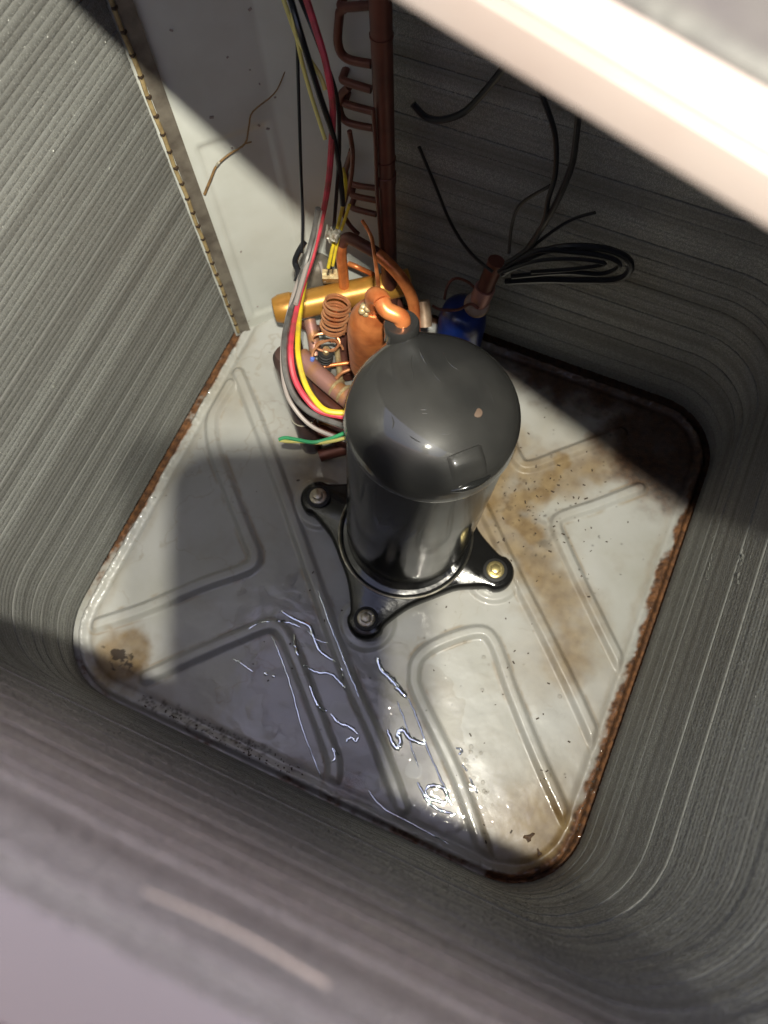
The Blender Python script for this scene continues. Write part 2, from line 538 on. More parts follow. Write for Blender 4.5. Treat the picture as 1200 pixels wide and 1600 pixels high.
def grid_mesh(name, verts, quads, mat):
    used = np.unique(quads)
    rm = np.full(len(verts), -1)
    rm[used] = np.arange(len(used))
    q = rm[quads]
    me = bpy.data.meshes.new(name)
    me.vertices.add(len(used))
    me.vertices.foreach_set('co', verts[used].astype(np.float32).ravel())
    me.loops.add(q.size)
    me.loops.foreach_set('vertex_index', q.ravel().astype(np.int32))
    me.polygons.add(len(q))
    me.polygons.foreach_set('loop_start', np.arange(0, q.size, q.shape[1], dtype=np.int32))
    me.polygons.foreach_set('use_smooth', np.ones(len(q), bool))
    me.update(calc_edges=True)
    me.validate()
    me.materials.append(mat)
    o = bpy.data.objects.new(name, me)
    COL.objects.link(o)
    return o, used


pm = bpy.data.materials.new('stained_pan_enamel')
pm.use_nodes = True
nt = pm.node_tree
b = nt.nodes['Principled BSDF']
va = nt.nodes.new('ShaderNodeAttribute')
va.attribute_name = 'wear_shade'
sep = nt.nodes.new('ShaderNodeSeparateColor')
nt.links.new(va.outputs['Color'], sep.inputs[0])
vb = nt.nodes.new('ShaderNodeAttribute')
vb.attribute_name = 'wet'
tcn = nt.nodes.new('ShaderNodeTexCoord')


def nnoise(scale, detail=5):
    n = nt.nodes.new('ShaderNodeTexNoise')
    n.inputs['Scale'].default_value = scale
    n.inputs['Detail'].default_value = detail
    nt.links.new(tcn.outputs['Object'], n.inputs['Vector'])
    return n.outputs[0]


def nmix(fac, a, bb):
    mx = nt.nodes.new('ShaderNodeMix')
    mx.data_type = 'RGBA'
    if isinstance(fac, float):
        mx.inputs['Factor'].default_value = fac
    else:
        nt.links.new(fac, mx.inputs['Factor'])
    for s, v in (('A', a), ('B', bb)):
        if isinstance(v, tuple):
            mx.inputs[s].default_value = (*v, 1)
        else:
            nt.links.new(v, mx.inputs[s])
    return mx.outputs['Result']


def nrange(inp, a, bb, c, d):
    r = nt.nodes.new('ShaderNodeMapRange')
    for k, v in zip(('From Min', 'From Max', 'To Min', 'To Max'), (a, bb, c, d)):
        r.inputs[k].default_value = v
    nt.links.new(inp, r.inputs['Value'])
    return r.outputs[0]


paint = nmix(nrange(nnoise(9), 0.4, 0.7, 0, 1), (0.455, 0.46, 0.445), (0.39, 0.39, 0.355))
tanc = nmix(nrange(nnoise(60), 0.35, 0.65, 0, 1), (0.28, 0.20, 0.10), (0.185, 0.12, 0.055))
rustc = nmix(nrange(nnoise(130), 0.35, 0.65, 0, 1), (0.24, 0.105, 0.040), (0.085, 0.038, 0.018))
c1 = nmix(sep.outputs[1], paint, tanc)
c2_ = nmix(sep.outputs[0], c1, rustc)
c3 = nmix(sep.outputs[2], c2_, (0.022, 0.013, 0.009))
nt.links.new(c3, b.inputs['Base Color'])
rr = nt.nodes.new('ShaderNodeMath')
rr.operation = 'MULTIPLY_ADD'
nt.links.new(sep.outputs[0], rr.inputs[0])
rr.inputs[1].default_value = 0.35
nt.links.new(nrange(nnoise(25), 0.35, 0.65, 0.30, 0.45), rr.inputs[2])
nt.links.new(rr.outputs[0], b.inputs['Roughness'])
nt.links.new(vb.outputs['Fac'], b.inputs['Coat Weight'])
b.inputs['Coat Roughness'].default_value = 0.06
b.inputs['Coat IOR'].default_value = 1.33
bp = nt.nodes.new('ShaderNodeBump')
bp.inputs['Strength'].default_value = 0.35
bp.inputs['Distance'].default_value = 0.003
nt.links.new(nnoise(42, 3), bp.inputs['Height'])
nt.links.new(bp.outputs[0], b.inputs['Coat Normal'])
bp2 = nt.nodes.new('ShaderNodeBump')
bp2.inputs['Distance'].default_value = 0.0015
nt.links.new(nnoise(700, 4), bp2.inputs['Height'])
nt.links.new(nrange(sep.outputs[0], 0, 1, 0.04, 0.9), bp2.inputs['Strength'])
nt.links.new(bp2.outputs[0], b.inputs['Normal'])

# the pan's far left corner is cut off by the corner panel
A_, B_, C_ = np.array([-0.4815, 0.4695]), np.array([-0.398, 0.555]), np.array([-0.283, 0.612])


def behind_panel(x, y):
    n = np.array([-(B_ - A_)[1], (B_ - A_)[0]])
    n2_ = np.array([-(C_ - B_)[1], (C_ - B_)[0]])
    d1 = (x - A_[0]) * n[0] / np.hypot(*n) + (y - A_[1]) * n[1] / np.hypot(*n)
    d2 = (x - B_[0]) * n2_[0] / np.hypot(*n2_) + (y - B_[1]) * n2_[1] / np.hypot(*n2_)
    return np.maximum(d1, d2)


qc = quads[:, 0]
keep = (pan_sdf(verts[qc, 0], verts[qc, 1]) < 0.045) & (behind_panel(verts[qc, 0], verts[qc, 1]) < 0.03)
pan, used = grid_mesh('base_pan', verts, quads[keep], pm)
ca = pan.data.attributes.new('wear_shade', 'FLOAT_COLOR', 'POINT')
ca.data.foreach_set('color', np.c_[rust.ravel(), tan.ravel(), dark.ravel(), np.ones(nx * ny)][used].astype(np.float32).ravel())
wa = pan.data.attributes.new('wet', 'FLOAT', 'POINT')
wa.data.foreach_set('value', wet.ravel()[used].astype(np.float32))
tag(pan, 'grey white enamelled steel base pan with pressed ribs, rusty rim and brown stains', 'base pan', kind='structure')

# standing water: film with rounded edges, lying between the ridges
wn1 = field(nx, ny, 30, 3, 21)
wn2 = field(nx, ny, 14, 3, 22)
lake = blob(530, 1090, 0.105) * 1.25 + blob(640, 1150, 0.065) + blob(600, 1215, 0.05) + blob(430, 960, 0.07) * 0.75 + blob(690, 1240, 0.045)
m = lake * 0.75 + (wn1 - 0.5) * 0.75 + (wn2 - 0.5) * 0.5 - 0.42
wn3 = field(nx, ny, 24, 2, 23)
hw = 0.0013 * sstep(0.0, 0.06, m) + 0.0007 * np.exp(-((m - 0.06) / 0.035) ** 2) - 0.0005 + (wn3 - 0.5) * 0.0040 * sstep(0.0, 0.1, m) + (n4 - 0.5) * 0.0022
wv = np.c_[GX.ravel(), GY.ravel(), hw.ravel()].astype(np.float32)
kw = (m.ravel()[quads].max(axis=1) > -0.03) & (pan_sdf(verts[qc, 0], verts[qc, 1]) < -0.006)
wat, _ = grid_mesh('water_film', wv, quads[kw], M['water'])
tag(wat, 'thin clear puddle lying between the ribs of the base pan', 'water', kind='structure')

# narrow water strips modelled as sky glints along the puddle's edge
wb2 = bpy.data.materials.new('water_glint')
wb2.use_nodes = True
nt = wb2.node_tree
nt.nodes.remove(nt.nodes['Principled BSDF'])
mixs = nt.nodes.new('ShaderNodeMixShader')
tr = nt.nodes.new('ShaderNodeBsdfTransparent')
gl = nt.nodes.new('ShaderNodeBsdfGlossy')
gl.inputs['Roughness'].default_value = 0.04
gl.inputs['Color'].default_value = (0.86, 0.94, 1.0, 1)
mixs.inputs[0].default_value = 0.72  # high fixed mirror share and bluish tint paint the bright sky reflection
nt.links.new(tr.outputs[0], mixs.inputs[1])
nt.links.new(gl.outputs[0], mixs.inputs[2])
nt.links.new(mixs.outputs[0], nt.nodes['Material Output'].inputs[0])
M['bead'] = wb2


def pan_z(x, y):
    i = min(max(int((y - gy[0]) / PITCH), 0), ny - 1)
    j = min(max(int((x - gx[0]) / PITCH), 0), nx - 1)
    return float(max(H[i, j], hw[i, j] if m[i, j] > 0 else -1))


GLINTS = [
    ([(440, 955), (460, 967), (482, 977), (490, 995), (500, 1017), (525, 1034)], 0.0022),
    ([(432, 972), (450, 972), (470, 980)], 0.0016), ([(475, 1040), (495, 1050), (515, 1052), (528, 1062), (540, 1075), (538, 1060), (533, 1040)], 0.0020),
    ([(485, 1072), (492, 1092), (500, 1107), (510, 1110)], 0.0022), ([(517, 1115), (530, 1130), (545, 1135), (560, 1147)], 0.0022),
    ([(590, 1027), (595, 1045), (606, 1056), (615, 1065), (626, 1080), (637, 1090)], 0.0034),
    ([(605, 1140), (613, 1160), (620, 1168), (626, 1160), (622, 1146), (630, 1140), (640, 1153), (662, 1162)], 0.0034),
    ([(665, 1235), (672, 1228), (690, 1230), (698, 1240), (697, 1253), (680, 1251), (668, 1245), (665, 1235)], 0.0022),
    ([(652, 1222), (662, 1240), (672, 1256), (690, 1266), (712, 1273)], 0.0018), ([(637, 1090), (655, 1130), (668, 1170), (690, 1220), (705, 1258)], 0.0012),
    ([(459, 990), (462, 1010), (467, 1026)], 0.0018), ([(425, 995), (440, 1030), (455, 1075), (470, 1130), (490, 1185), (503, 1218)], 0.0012),
    ([(498, 925), (520, 985), (545, 1050), (562, 1090)], 0.0011), ([(364, 1030), (375, 1035), (385, 1043), (396, 1050)], 0.0014),
    ([(412, 1052), (418, 1054)], 0.0020), ([(425, 1055), (430, 1058)], 0.0018), ([(540, 1160), (548, 1152), (556, 1158), (562, 1150)], 0.0016),
    ([(512, 1195), (524, 1185), (520, 1170), (530, 1180)], 0.0014), ([(480, 985), (497, 1000), (516, 1005)], 0.0010), ([(712, 1168), (722, 1172), (716, 1180)], 0.0012),
    ([(722, 1195), (730, 1205)], 0.0012), ([(734, 1215), (740, 1228), (746, 1240)], 0.0012), ([(575, 1235), (598, 1262), (640, 1285), (700, 1318)], 0.0012),
    ([(390, 985), (405, 975), (425, 972)], 0.0010), ([(620, 1095), (634, 1130), (642, 1165), (655, 1200)], 0.0009)]
rb_ = MB()
for pts_r, w in GLINTS:
    w *= 1.45
    c_ = catmull([(*at(a, b2, 0.001)[:2], 0) for a, b2 in pts_r], 7)
    c_[:, :2] += rng.normal(0, 0.0003, (len(c_), 2))
    t_ = np.gradient(c_, axis=0)
    t_ /= np.linalg.norm(t_, axis=1)[:, None] + 1e-9
    n_ = np.c_[-t_[:, 1], t_[:, 0]]
    ks = np.linspace(-1, 1, 9)
    vs, fs = [], []
    for q in range(len(c_)):
        f = min(1.0, 0.35 + 0.9 * math.sin(math.pi * q / (len(c_) - 1)) ** 0.5) * (0.75 + 0.5 * random.random())
        zb = pan_z(c_[q, 0], c_[q, 1])
        for k in ks:
            vs.append((c_[q, 0] + n_[q, 0] * k * w * f * 0.75, c_[q, 1] + n_[q, 1] * k * w * f * 0.75, zb - 0.0002 + (0.13 * w * f) * (1 - k * k) + 0.0003 * (1 - k ** 4)))
    for q in range(len(c_) - 1):
        for k in range(8):
            fs.append([q * 9 + k, q * 9 + k + 1, (q + 1) * 9 + k + 1, (q + 1) * 9 + k])
    rb_.add(vs, fs)
tag(rb_.build('water_glints', M['bead']), 'bright wriggling water strips with modelled sky glints along the puddle on the pan', 'water', kind='stuff')

# clear droplets on the pan, lower right
db = MB()
for k in range(46):
    q = at(random.gauss(740, 22), random.gauss(1205, 40), 0.0) if k < 22 else at(random.uniform(420, 900), random.uniform(940, 1290), 0.0)
    r = random.uniform(0.0010, 0.0028)
    if pan_sdf(np.array(q[0]), np.array(q[1])) > -0.015:
        continue
    i, j = int((q[1] - gy[0]) / PITCH), int((q[0] - gx[0]) / PITCH)
    z = H[i, j] - 0.0002
    db.lathe([(0, r), (r * 0.35, r * 0.86), (r * 0.55, r * 0.55), (r * 0.66, r * 0.1)], (q[0], q[1], z), sides=10, cap=False)
tag(db.build('water_droplets', M['water']), 'clear water droplets scattered on the lower base pan', 'droplets', kind='stuff')

# loose grit and dirt crumbs
gb = MB()
for k in range(330):
    if k < 60:
        t = random.random()
        q = at(215 + 260 * t + random.gauss(0, 5), 1098 + 122 * t + random.gauss(-6, 6), 0)
    elif k < 170:
        t = random.random()
        q = at(905 + 60 * t + random.gauss(0, 5), 1300 - 150 * t + random.gauss(0, 6), 0)
    elif k < 255:
        q = at(random.gauss(850, 55), random.gauss(800, 70), 0)
    else:
        q = at(random.uniform(380, 940), random.uniform(740, 1330), 0)
    if pan_sdf(np.array(q[0]), np.array(q[1])) > 0.0:
        continue
    i, j = int((q[1] - gy[0]) / PITCH), int((q[0] - gx[0]) / PITCH)
    r = random.uniform(0.0005, 0.0017)
    a = random.uniform(0, 6.3)
    gb.box((q[0], q[1], H[i, j] + r * 0.3), r * random.uniform(1, 3), r, r * 0.8, (math.cos(a), math.sin(a), 0), (-math.sin(a), math.cos(a), 0))
tag(gb.build('dirt_crumbs', M['dirt'], smooth=False), 'dark dirt crumbs scattered over the base pan', 'dirt', kind='stuff')

# two bits of dead leaf near the lower corner
for (px, py, s, ang, lab) in ((826, 1308, 0.0085, 0.9, 'curled brown leaf scrap lying near the lower corner of the pan'),
                              (842, 1333, 0.0055, 2.2, 'tiny brown leaf scrap beside the larger one near the pan corner')):
    q = at(px, py, 0)
    i, j = int((q[1] - gy[0]) / PITCH), int((q[0] - gx[0]) / PITCH)
    vs, fs = [], []
    n = 12
    for ring_ in (0, 1):
        for k in range(n):
            a = 2 * math.pi * k / n
            rr_ = s * (0.7 + 0.3 * math.sin(3 * a + 1)) * (1 if ring_ else 0.45)
            x, y = rr_ * math.cos(a), rr_ * 0.6 * math.sin(a)
            vs.append((q[0] + x * math.cos(ang) - y * math.sin(ang), q[1] + x * math.sin(ang) + y * math.cos(ang),
                       H[i, j] + 0.0012 + 0.0022 * ring_ * (0.5 + 0.5 * math.sin(2 * a))))
    for k in range(n):
        fs.append([k, (k + 1) % n, n + (k + 1) % n, n + k])
    fs.append(list(range(n)))
    o = mesh_from('leaf_scrap', vs, fs, M['leaf'])
    sm = o.modifiers.new('thick', 'SOLIDIFY')
    sm.thickness = 0.0006
    tag(o, lab, 'leaf')

# ------------------------------------------------------------------ condenser coil (spine fin): horizontal rows round three and a half walls
OFF = 0.006
ROW = 0.0228
NROW = 37
Z0 = 0.004


def arc(cx, cy, r, a0, a1, n):
    return [(cx + r * math.cos(math.radians(a0 + (a1 - a0) * k / n)), cy + r * math.sin(math.radians(a0 + (a1 - a0) * k / n))) for k in range(n + 1)]


xl, xr, yn, yf = XL - OFF, XR + OFF, YN - OFF, YF + OFF
path = [(xl, 0.4675), (xl, 0.3), (xl, 0.15)]
r_ = CORNER['ln'] + 0.008
path += arc(xl + r_, yn + r_, r_, 180, 270, 10)
path += [(-0.25, yn), (-0.1, yn), (0.03, yn)]
r_ = CORNER['nr'] + 0.008
path += arc(xr - r_, yn + r_, r_, 270, 360, 10)
path += [(xr, 0.15), (xr, 0.3), (xr, 0.42)]
r_ = CORNER['rf'] + 0.008
path += arc(xr - r_, yf - r_, r_, 0, 90, 12)
path += [(-0.05, yf), (-0.17, yf), (-0.287, yf)]
PATH = np.array(path)
T = np.gradient(PATH, axis=0)
T /= np.linalg.norm(T, axis=1)[:, None]
INW = np.c_[-T[:, 1], T[:, 0]]          # runs counter-clockwise: inside is on the left
coil = empty('condenser_coil', (-0.15, 0.28, 0))
tag(coil, 'grey spine-fin coil walling in the base pan with rows of bristly tubes', 'coil')
prof = [(-0.018, -0.0114), (-0.0050, -0.0113), (-0.0006, -0.0108), (0.0, -0.0098), (0.0, -0.0050), (-0.0005, -0.0042), (0.0, -0.0034), (0.0, 0.0034), (-0.0005, 0.0042), (0.0, 0.0050), (0.0, 0.0098), (-0.0006, 0.0108), (-0.0050, 0.0113), (-0.018, 0.0114)]


def row_mesh(z, wob):
    vs, fs = [], []
    k = len(prof)
    for i, p in enumerate(PATH):
        for (d, h) in prof:
            q = p + INW[i] * (d + wob[i])
            vs.append((q[0], q[1], z + h))
    for i in range(len(PATH) - 1):
        for j in range(k - 1):
            fs.append([i * k + j, i * k + j + 1, (i + 1) * k + j + 1, (i + 1) * k + j])
    fs.append(list(range(k)))
    fs.append([(len(PATH) - 1) * k + j for j in range(k)])
    return vs, fs


wobs = []
for r in range(NROW):
    w = rng.normal(0, 0.0003) + rng.normal(0, 0.00018, len(PATH))
    w = np.convolve(np.r_[w[0], w, w[-1]], [0.3, 0.4, 0.3], 'valid')
    wobs.append(w)
    vs, fs = row_mesh(Z0 + ROW * (r + 0.5), w)
    mesh_from('coil_row', vs, fs, M['coil'], coil)

seglen = np.r_[0, np.cumsum(np.linalg.norm(np.diff(PATH, axis=0), axis=1))]
L = seglen[-1]
cnt = 34000
PROF_H = [q[1] for q in prof[1:-1]]
PROF_D = [q[0] for q in prof[1:-1]]
sv, zz = [], []
for r in range(NROW):
    s = rng.random(cnt) * L
    px_ = np.interp(s, seglen, PATH[:, 0])
    py_ = np.interp(s, seglen, PATH[:, 1])
    ix = np.interp(s, seglen, INW[:, 0])
    iy = np.interp(s, seglen, INW[:, 1])
    il = np.hypot(ix, iy)
    ix, iy = ix / il, iy / il
    wo = np.interp(s, seglen, wobs[r])
    # bristles are denser and longer in some lengths of a row
    z = Z0 + ROW * (r + 0.5)
    hh = rng.uniform(-0.0108, 0.0108, cnt)
    base_d = np.interp(hh, PROF_H, PROF_D) + 0.0001 + wo
    base_z = z + hh
    ln = rng.uniform(0.0006, 0.0021, cnt)
    t_ = rng.normal(0, 0.35, cnt)
    sg = rng.choice([-1.0, 1.0], cnt)
    tip_d = base_d + ln * rng.uniform(0.0, 0.3, cnt)
    tip_z = base_z + sg * ln + rng.normal(0, 0.0004, cnt)
    wd = rng.uniform(0.00025, 0.0005, cnt)
    tx, ty = iy, -ix
    a = np.c_[px_ + ix * base_d - tx * wd, py_ + iy * base_d - ty * wd, base_z]
    b_ = np.c_[px_ + ix * base_d + tx * wd, py_ + iy * base_d + ty * wd, base_z + rng.normal(0, 0.0005, cnt)]
    c_ = np.c_[px_ + ix * tip_d + tx * ln * t_, py_ + iy * tip_d + ty * ln * t_, tip_z]
    sv.append(np.stack([a, b_, c_], 1).reshape(-1, 3))
sv = np.concatenate(sv).astype(np.float32)
tri = np.arange(len(sv)).reshape(-1, 3)
sp_o, _ = grid_mesh('spine_fins', sv, tri, M['spine'])
sp_o.data.polygons.foreach_set('use_smooth', np.zeros(len(sp_o.data.polygons), bool))
sp_o['kind'] = 'stuff'
sp_o.parent = coil
sp_o.matrix_parent_inverse = coil.matrix_world.inverted()

# scuffs where bristles were brushed flat
sb2 = MB()


def scuff(px0, px1, ax, v, n_s):
    nrm = (1, 0, 0) if ax == 0 else (0, 1, 0)
    p_on = (v, 0, 0) if ax == 0 else (0, v, 0)
    a, b = onplane(*px0, p_on, nrm), onplane(*px1, p_on, nrm)
    for k in range(n_s):
        t = random.random()
        c_ = a + (b - a) * t + rng.normal(0, 0.0008, 3)
        d_ = unit(b - a + rng.normal(0, 0.2, 3) * np.linalg.norm(b - a))
        sb2.tube([c_ - d_ * random.uniform(0.001, 0.003), c_ + d_ * random.uniform(0.001, 0.003)], 0.00035, 4)


scuff((60, 575), (152, 680), 0, xl + 0.0006, 26)
scuff((20, 520), (60, 548), 0, xl + 0.0006, 16)
scuff((1105, 905), (1128, 770), 0, xr - 0.0006, 16)
scuff((1150, 930), (1195, 690), 0, xr - 0.0006, 18)
so = sb2.build('scuff_marks', M['spine'], coil)
so['kind'] = 'stuff'

# left end of the coil: yellowed sealing strip with a dark block painting the shaded hole at every row, and the dull end bracket
d45 = unit(B_ - A_)
n45 = np.array([d45[1], -d45[0]])       # towards the inside
eb = MB()
pts_ = []
for r in range(NROW + 1):
    z = Z0 + ROW * r
    pts_.append((-0.4742 + 0.0008 * math.sin(r * 1.7), 0.4690, z))
eb.tube(catmull(pts_, 3), 0.0022, 8)
eb.build('sealing_strip', M['gasket'], coil)
nb = MB()
for r in range(NROW):
    nb.box((-0.4728, 0.4682, Z0 + ROW * (r + 0.97)), 0.0042, 0.0042, 0.0022)
nb.build('row_hole_darks', M['dirt'], coil)['kind'] = 'stuff'
bb = MB()
zs = np.linspace(0.0, 0.852, 46)
O0, O1 = np.array([-0.4742, 0.4722]), np.array([-0.4742, 0.4722]) + d45 * 0.0145
vs, fs = [], []
for i, z in enumerate(zs):
    j = rng.normal(0, 0.0006)
    for (p, dn) in ((O0, 0.0), (O0, 0.0022 + j), (O1, 0.0024 + j), (O1, 0.0)):
        q = p + n45 * dn
        vs.append((q[0], q[1], z))
for i in range(len(zs) - 1):
    for k in range(4):
        fs.append([i * 4 + k, i * 4 + (k + 1) % 4, i * 4 + 4 + (k + 1) % 4, i * 4 + 4 + k])
bb.add(vs, fs)
bb.build('end_bracket', M['galv'], coil)

# short copper return bends at the far end of the coil, and the straps beside the riser
PL = (0, 0.575, 0)
for (a, b2, mid, w) in (((527, 8), (580, 8), None, 0.0042), ((532, 88), (580, 100), (530, 26), 0.0042), ((530, 124), (580, 140), None, 0.0040),
                        ((533, 160), (582, 174), None, 0.0040), ((545, 303), (588, 313), None, 0.0036), ((545, 323), (588, 335), None, 0.0036),
                        ((534, 188), (583, 200), (533, 152), 0.0038), ((543, 285), (588, 294), (545, 250), 0.0034)):
    p0 = onplane(a[0], a[1], PL, (0, 1, 0))
    p1 = onplane(b2[0], b2[1], PL, (0, 1, 0))
    q = [p0 + np.array([0, 0.02, 0]), p0 + np.array([0.002, 0.006, 0]), p0 + np.array([0.006, 0, 0]), p1]
    if mid:
        pm_ = onplane(mid[0], mid[1], PL, (0, 1, 0))
        pe = onplane(b2[0] - 38, mid[1] - 16, PL, (0, 1, 0))
        q = [pe, pm_ + np.array([0.002, 0, 0.006]), pm_, p0 + np.array([-0.001, 0, 0.014]), p0 + np.array([0.006, 0, 0.0]), p1]
    MB().tube(catmull(q, 6), w, 9).build('return_bend', M['copper_dark'], coil)

# ------------------------------------------------------------------ corner panel (painted, bent sheet with a shallow pressed field)
pt = empty('corner_panel', ((A_[0] + C_[0]) / 2, (A_[1] + C_[1]) / 2, 0))
tag(pt, 'white enamelled corner panel behind the pipes, half in shadow', 'panel')
N1, N2 = 90, 220
vs, fs = [], []
LAB = np.linalg.norm(B_ - A_)
LBC = np.linalg.norm(C_ - B_)
nBC = unit([(C_ - B_)[1], -(C_ - B_)[0]])
us = np.linspace(0.0, LAB + LBC, N1)
zs = np.linspace(-0.012, 0.852, N2)
for z in zs:
    for u in us:
        if u < LAB:
            p, nn = A_ + d45 * u, n45
        else:
            p, nn = B_ + unit(C_ - B_) * (u - LAB), nBC
        h = 0.0
        if u < LAB:
            h -= 0.0028 * float(sstep(0.030, 0.036, u)) * float(sstep(LAB - 0.006, LAB - 0.012, u)) * float(sstep(0.335, 0.328, z)) * float(sstep(0.020, 0.026, z))
        h += 0.0012 * math.sin(z * 9 + u * 14)
        q = p + nn * h
        vs.append((q[0], q[1], z))
for j in range(N2 - 1):
    for i in range(N1 - 1):
        fs.append([j * N1 + i, j * N1 + i + 1, (j + 1) * N1 + i + 1, (j + 1) * N1 + i])
o = mesh_from('panel_sheet', vs, fs, M['panel'], pt)
sm = o.modifiers.new('thick', 'SOLIDIFY')
sm.thickness = 0.0012
# dirt flecks and chipped paint stuck to the sheet
fb = MB()
flecks = [(390, 13, 5), (267, 46, 4), (330, 182, 6), (404, 195, 4), (418, 200, 5), (376, 392, 4), (402, 478, 3), (355, 88, 3), (390, 108, 2), (405, 130, 3), (362, 230, 3), (430, 150, 5), (388, 500, 4)]
for (px, py, s) in flecks:
    q = onplane(px, py, (A_[0], A_[1], 0), (n45[0], n45[1], 0)) + np.array([n45[0], n45[1], 0]) * 0.0012
    a = random.uniform(0, 3)
    fb.box(q, s * 0.0007, 0.0012, s * 0.0004, (d45[0] * math.cos(a), d45[1] * math.cos(a), math.sin(a)), (n45[0], n45[1], 0), (-d45[0] * math.sin(a), -d45[1] * math.sin(a), math.cos(a)))
f_ = fb.build('paint_flecks', M['w_pale'], pt, smooth=False)
f_['kind'] = 'stuff'

# twig caught on the panel
tw = []
for (px, py) in ((317, 297), (327, 272), (336, 252), (356, 234), (380, 218), (386, 190), (392, 168), (425, 140), (440, 110), (452, 75), (462, 45)):
    q = onplane(px, py, (A_[0], A_[1], 0), (n45[0], n45[1], 0)) + np.array([n45[0], n45[1], 0]) * 0.006
    tw.append(q)
tr_ = empty('twig', tw[0])
tag(tr_, 'thin dry twig leaning against the white corner panel', 'twig')
MB().tube(catmull(tw, 4), np.interp(np.linspace(0, 1, 41), [0, 0.3, 1], [0.0016, 0.0011, 0.0004]), 7).build('stem', M['twig'], tr_)
MB().tube([tw[2], tw[2] + np.array([0.004, 0.0, 0.006])], 0.0015, 6).build('knot', M['pale_strip'], tr_)
MB().tube([tw[4], tw[4] + np.array([0.006, 0.004, 0.001])], 0.0008, 6).build('stub', M['twig'], tr_)

# straw added in place of a lighter stretch of row edge on the near wall
p0 = onplane(225, 1392, (0, yn + 0.003, 0), (0, 1, 0))
p1 = onplane(512, 1538, (0, yn + 0.003, 0), (0, 1, 0))
p1[2] = p0[2]
tag(MB().tube(catmull([p0, (p0 + p1) / 2 + np.array([0, 0.001, 0.0004]), p1], 8), np.linspace(0.00025, 0.00055, 17), 7).build('pale_strip', M['pale_strip']), 'added pale strip for a lighter stretch of row edge on the near coil wall', 'pale_strip')

# ------------------------------------------------------------------ lid slid back over the opening
LA = np.array([-0.0751, 0.1615])
LB = np.array([0.0222, 0.1304])
lu = unit(LB - LA)
lv = np.array([-lu[1], lu[0]])
LORG = LA + lu * 0.04
lid = empty('top_cover', (LORG[0], LORG[1], 0.857))
tag(lid, 'beige painted top cover slid back over the opening, brightly lit front edge', 'cover')


def lidp(u, v):
    return LORG + lu * u + lv * v


def rrect(u0, u1, v0, v1, r, n=8):
    o = []
    for (cu, cv, a0) in ((u0 + r, v0 + r, 180), (u1 - r, v0 + r, 270), (u1 - r, v1 - r, 0), (u0 + r, v1 - r, 90)):
        for k in range(n + 1):
            a = math.radians(a0 + 90 * k / n)
            o.append((cu + r * math.cos(a), cv + r * math.sin(a)))
    return o


U0, U1, V0, V1 = -0.56, 0.34, 0.0, 0.66
# painted rim: skirt, crease, rounded shoulder (profile: inset, height)
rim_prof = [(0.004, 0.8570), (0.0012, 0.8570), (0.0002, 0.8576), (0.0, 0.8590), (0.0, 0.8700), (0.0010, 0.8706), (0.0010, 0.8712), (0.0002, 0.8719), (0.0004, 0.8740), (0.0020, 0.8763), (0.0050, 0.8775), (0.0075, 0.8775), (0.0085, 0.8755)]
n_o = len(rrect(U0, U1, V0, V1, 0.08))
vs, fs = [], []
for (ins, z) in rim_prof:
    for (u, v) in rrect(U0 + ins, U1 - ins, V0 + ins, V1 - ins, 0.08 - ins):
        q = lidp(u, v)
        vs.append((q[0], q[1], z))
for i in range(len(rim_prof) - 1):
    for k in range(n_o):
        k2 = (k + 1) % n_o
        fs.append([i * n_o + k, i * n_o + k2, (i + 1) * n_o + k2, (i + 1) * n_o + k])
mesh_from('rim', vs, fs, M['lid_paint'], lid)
# sheet-metal top: two pressed steps beside the rim, then a flat field
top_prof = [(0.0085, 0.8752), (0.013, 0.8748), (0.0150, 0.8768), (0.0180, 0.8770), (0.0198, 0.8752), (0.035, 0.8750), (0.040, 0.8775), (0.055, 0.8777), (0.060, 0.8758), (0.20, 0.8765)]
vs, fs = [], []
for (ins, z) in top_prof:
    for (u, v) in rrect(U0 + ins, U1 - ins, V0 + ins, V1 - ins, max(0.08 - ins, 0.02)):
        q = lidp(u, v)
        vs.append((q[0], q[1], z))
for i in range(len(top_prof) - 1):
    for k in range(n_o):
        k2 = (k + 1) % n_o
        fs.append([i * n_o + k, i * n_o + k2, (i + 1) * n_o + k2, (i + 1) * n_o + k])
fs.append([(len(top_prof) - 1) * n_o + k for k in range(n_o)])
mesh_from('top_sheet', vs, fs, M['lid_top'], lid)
for (px, py) in ((1021, 43), (1115, 40)):
    q = onplane(px, py, (0, 0, 0.8752), (0, 0, 1))
    MB().lathe([(0, 0.0021), (0.0008, 0.0020), (0.0014, 0.0012), (0.0016, 0.0002)], q, sides=14).build('rivet', M['lid_top'], lid)

# ------------------------------------------------------------------ cabinet behind the coil (sheet walls with louvre ribs, seen only through other views)
shell = empty('cabinet_shell', (-0.15, 0.28, 0))
tag(shell, 'beige sheet-metal cabinet standing round the outside of the coil', 'cabinet')
SH = 0.032
for nm, c_, sx, sy in (('side_panel', (XL - OFF - SH, 0.28), 0.003, 0.70), ('side_panel', (XR + OFF + SH, 0.28), 0.003, 0.70),
                       ('side_panel', ((XL + XR) / 2, YN - OFF - SH), 0.72, 0.003), ('side_panel', ((XL + XR) / 2, YF + OFF + SH), 0.72, 0.003)):
    zt = 0.93 if c_[1] < -0.05 else 0.852
    MB().box((c_[0], c_[1], (zt - 0.048) / 2), sx, sy, zt + 0.048).build(nm, M['shell'], shell, smooth=False)
g = MB()
g.box((0, 0, -0.06), 8, 8, 0.03)
tag(g.build('ground', M['concrete'], smooth=False), 'plain concrete ground under the unit', 'ground', kind='structure')

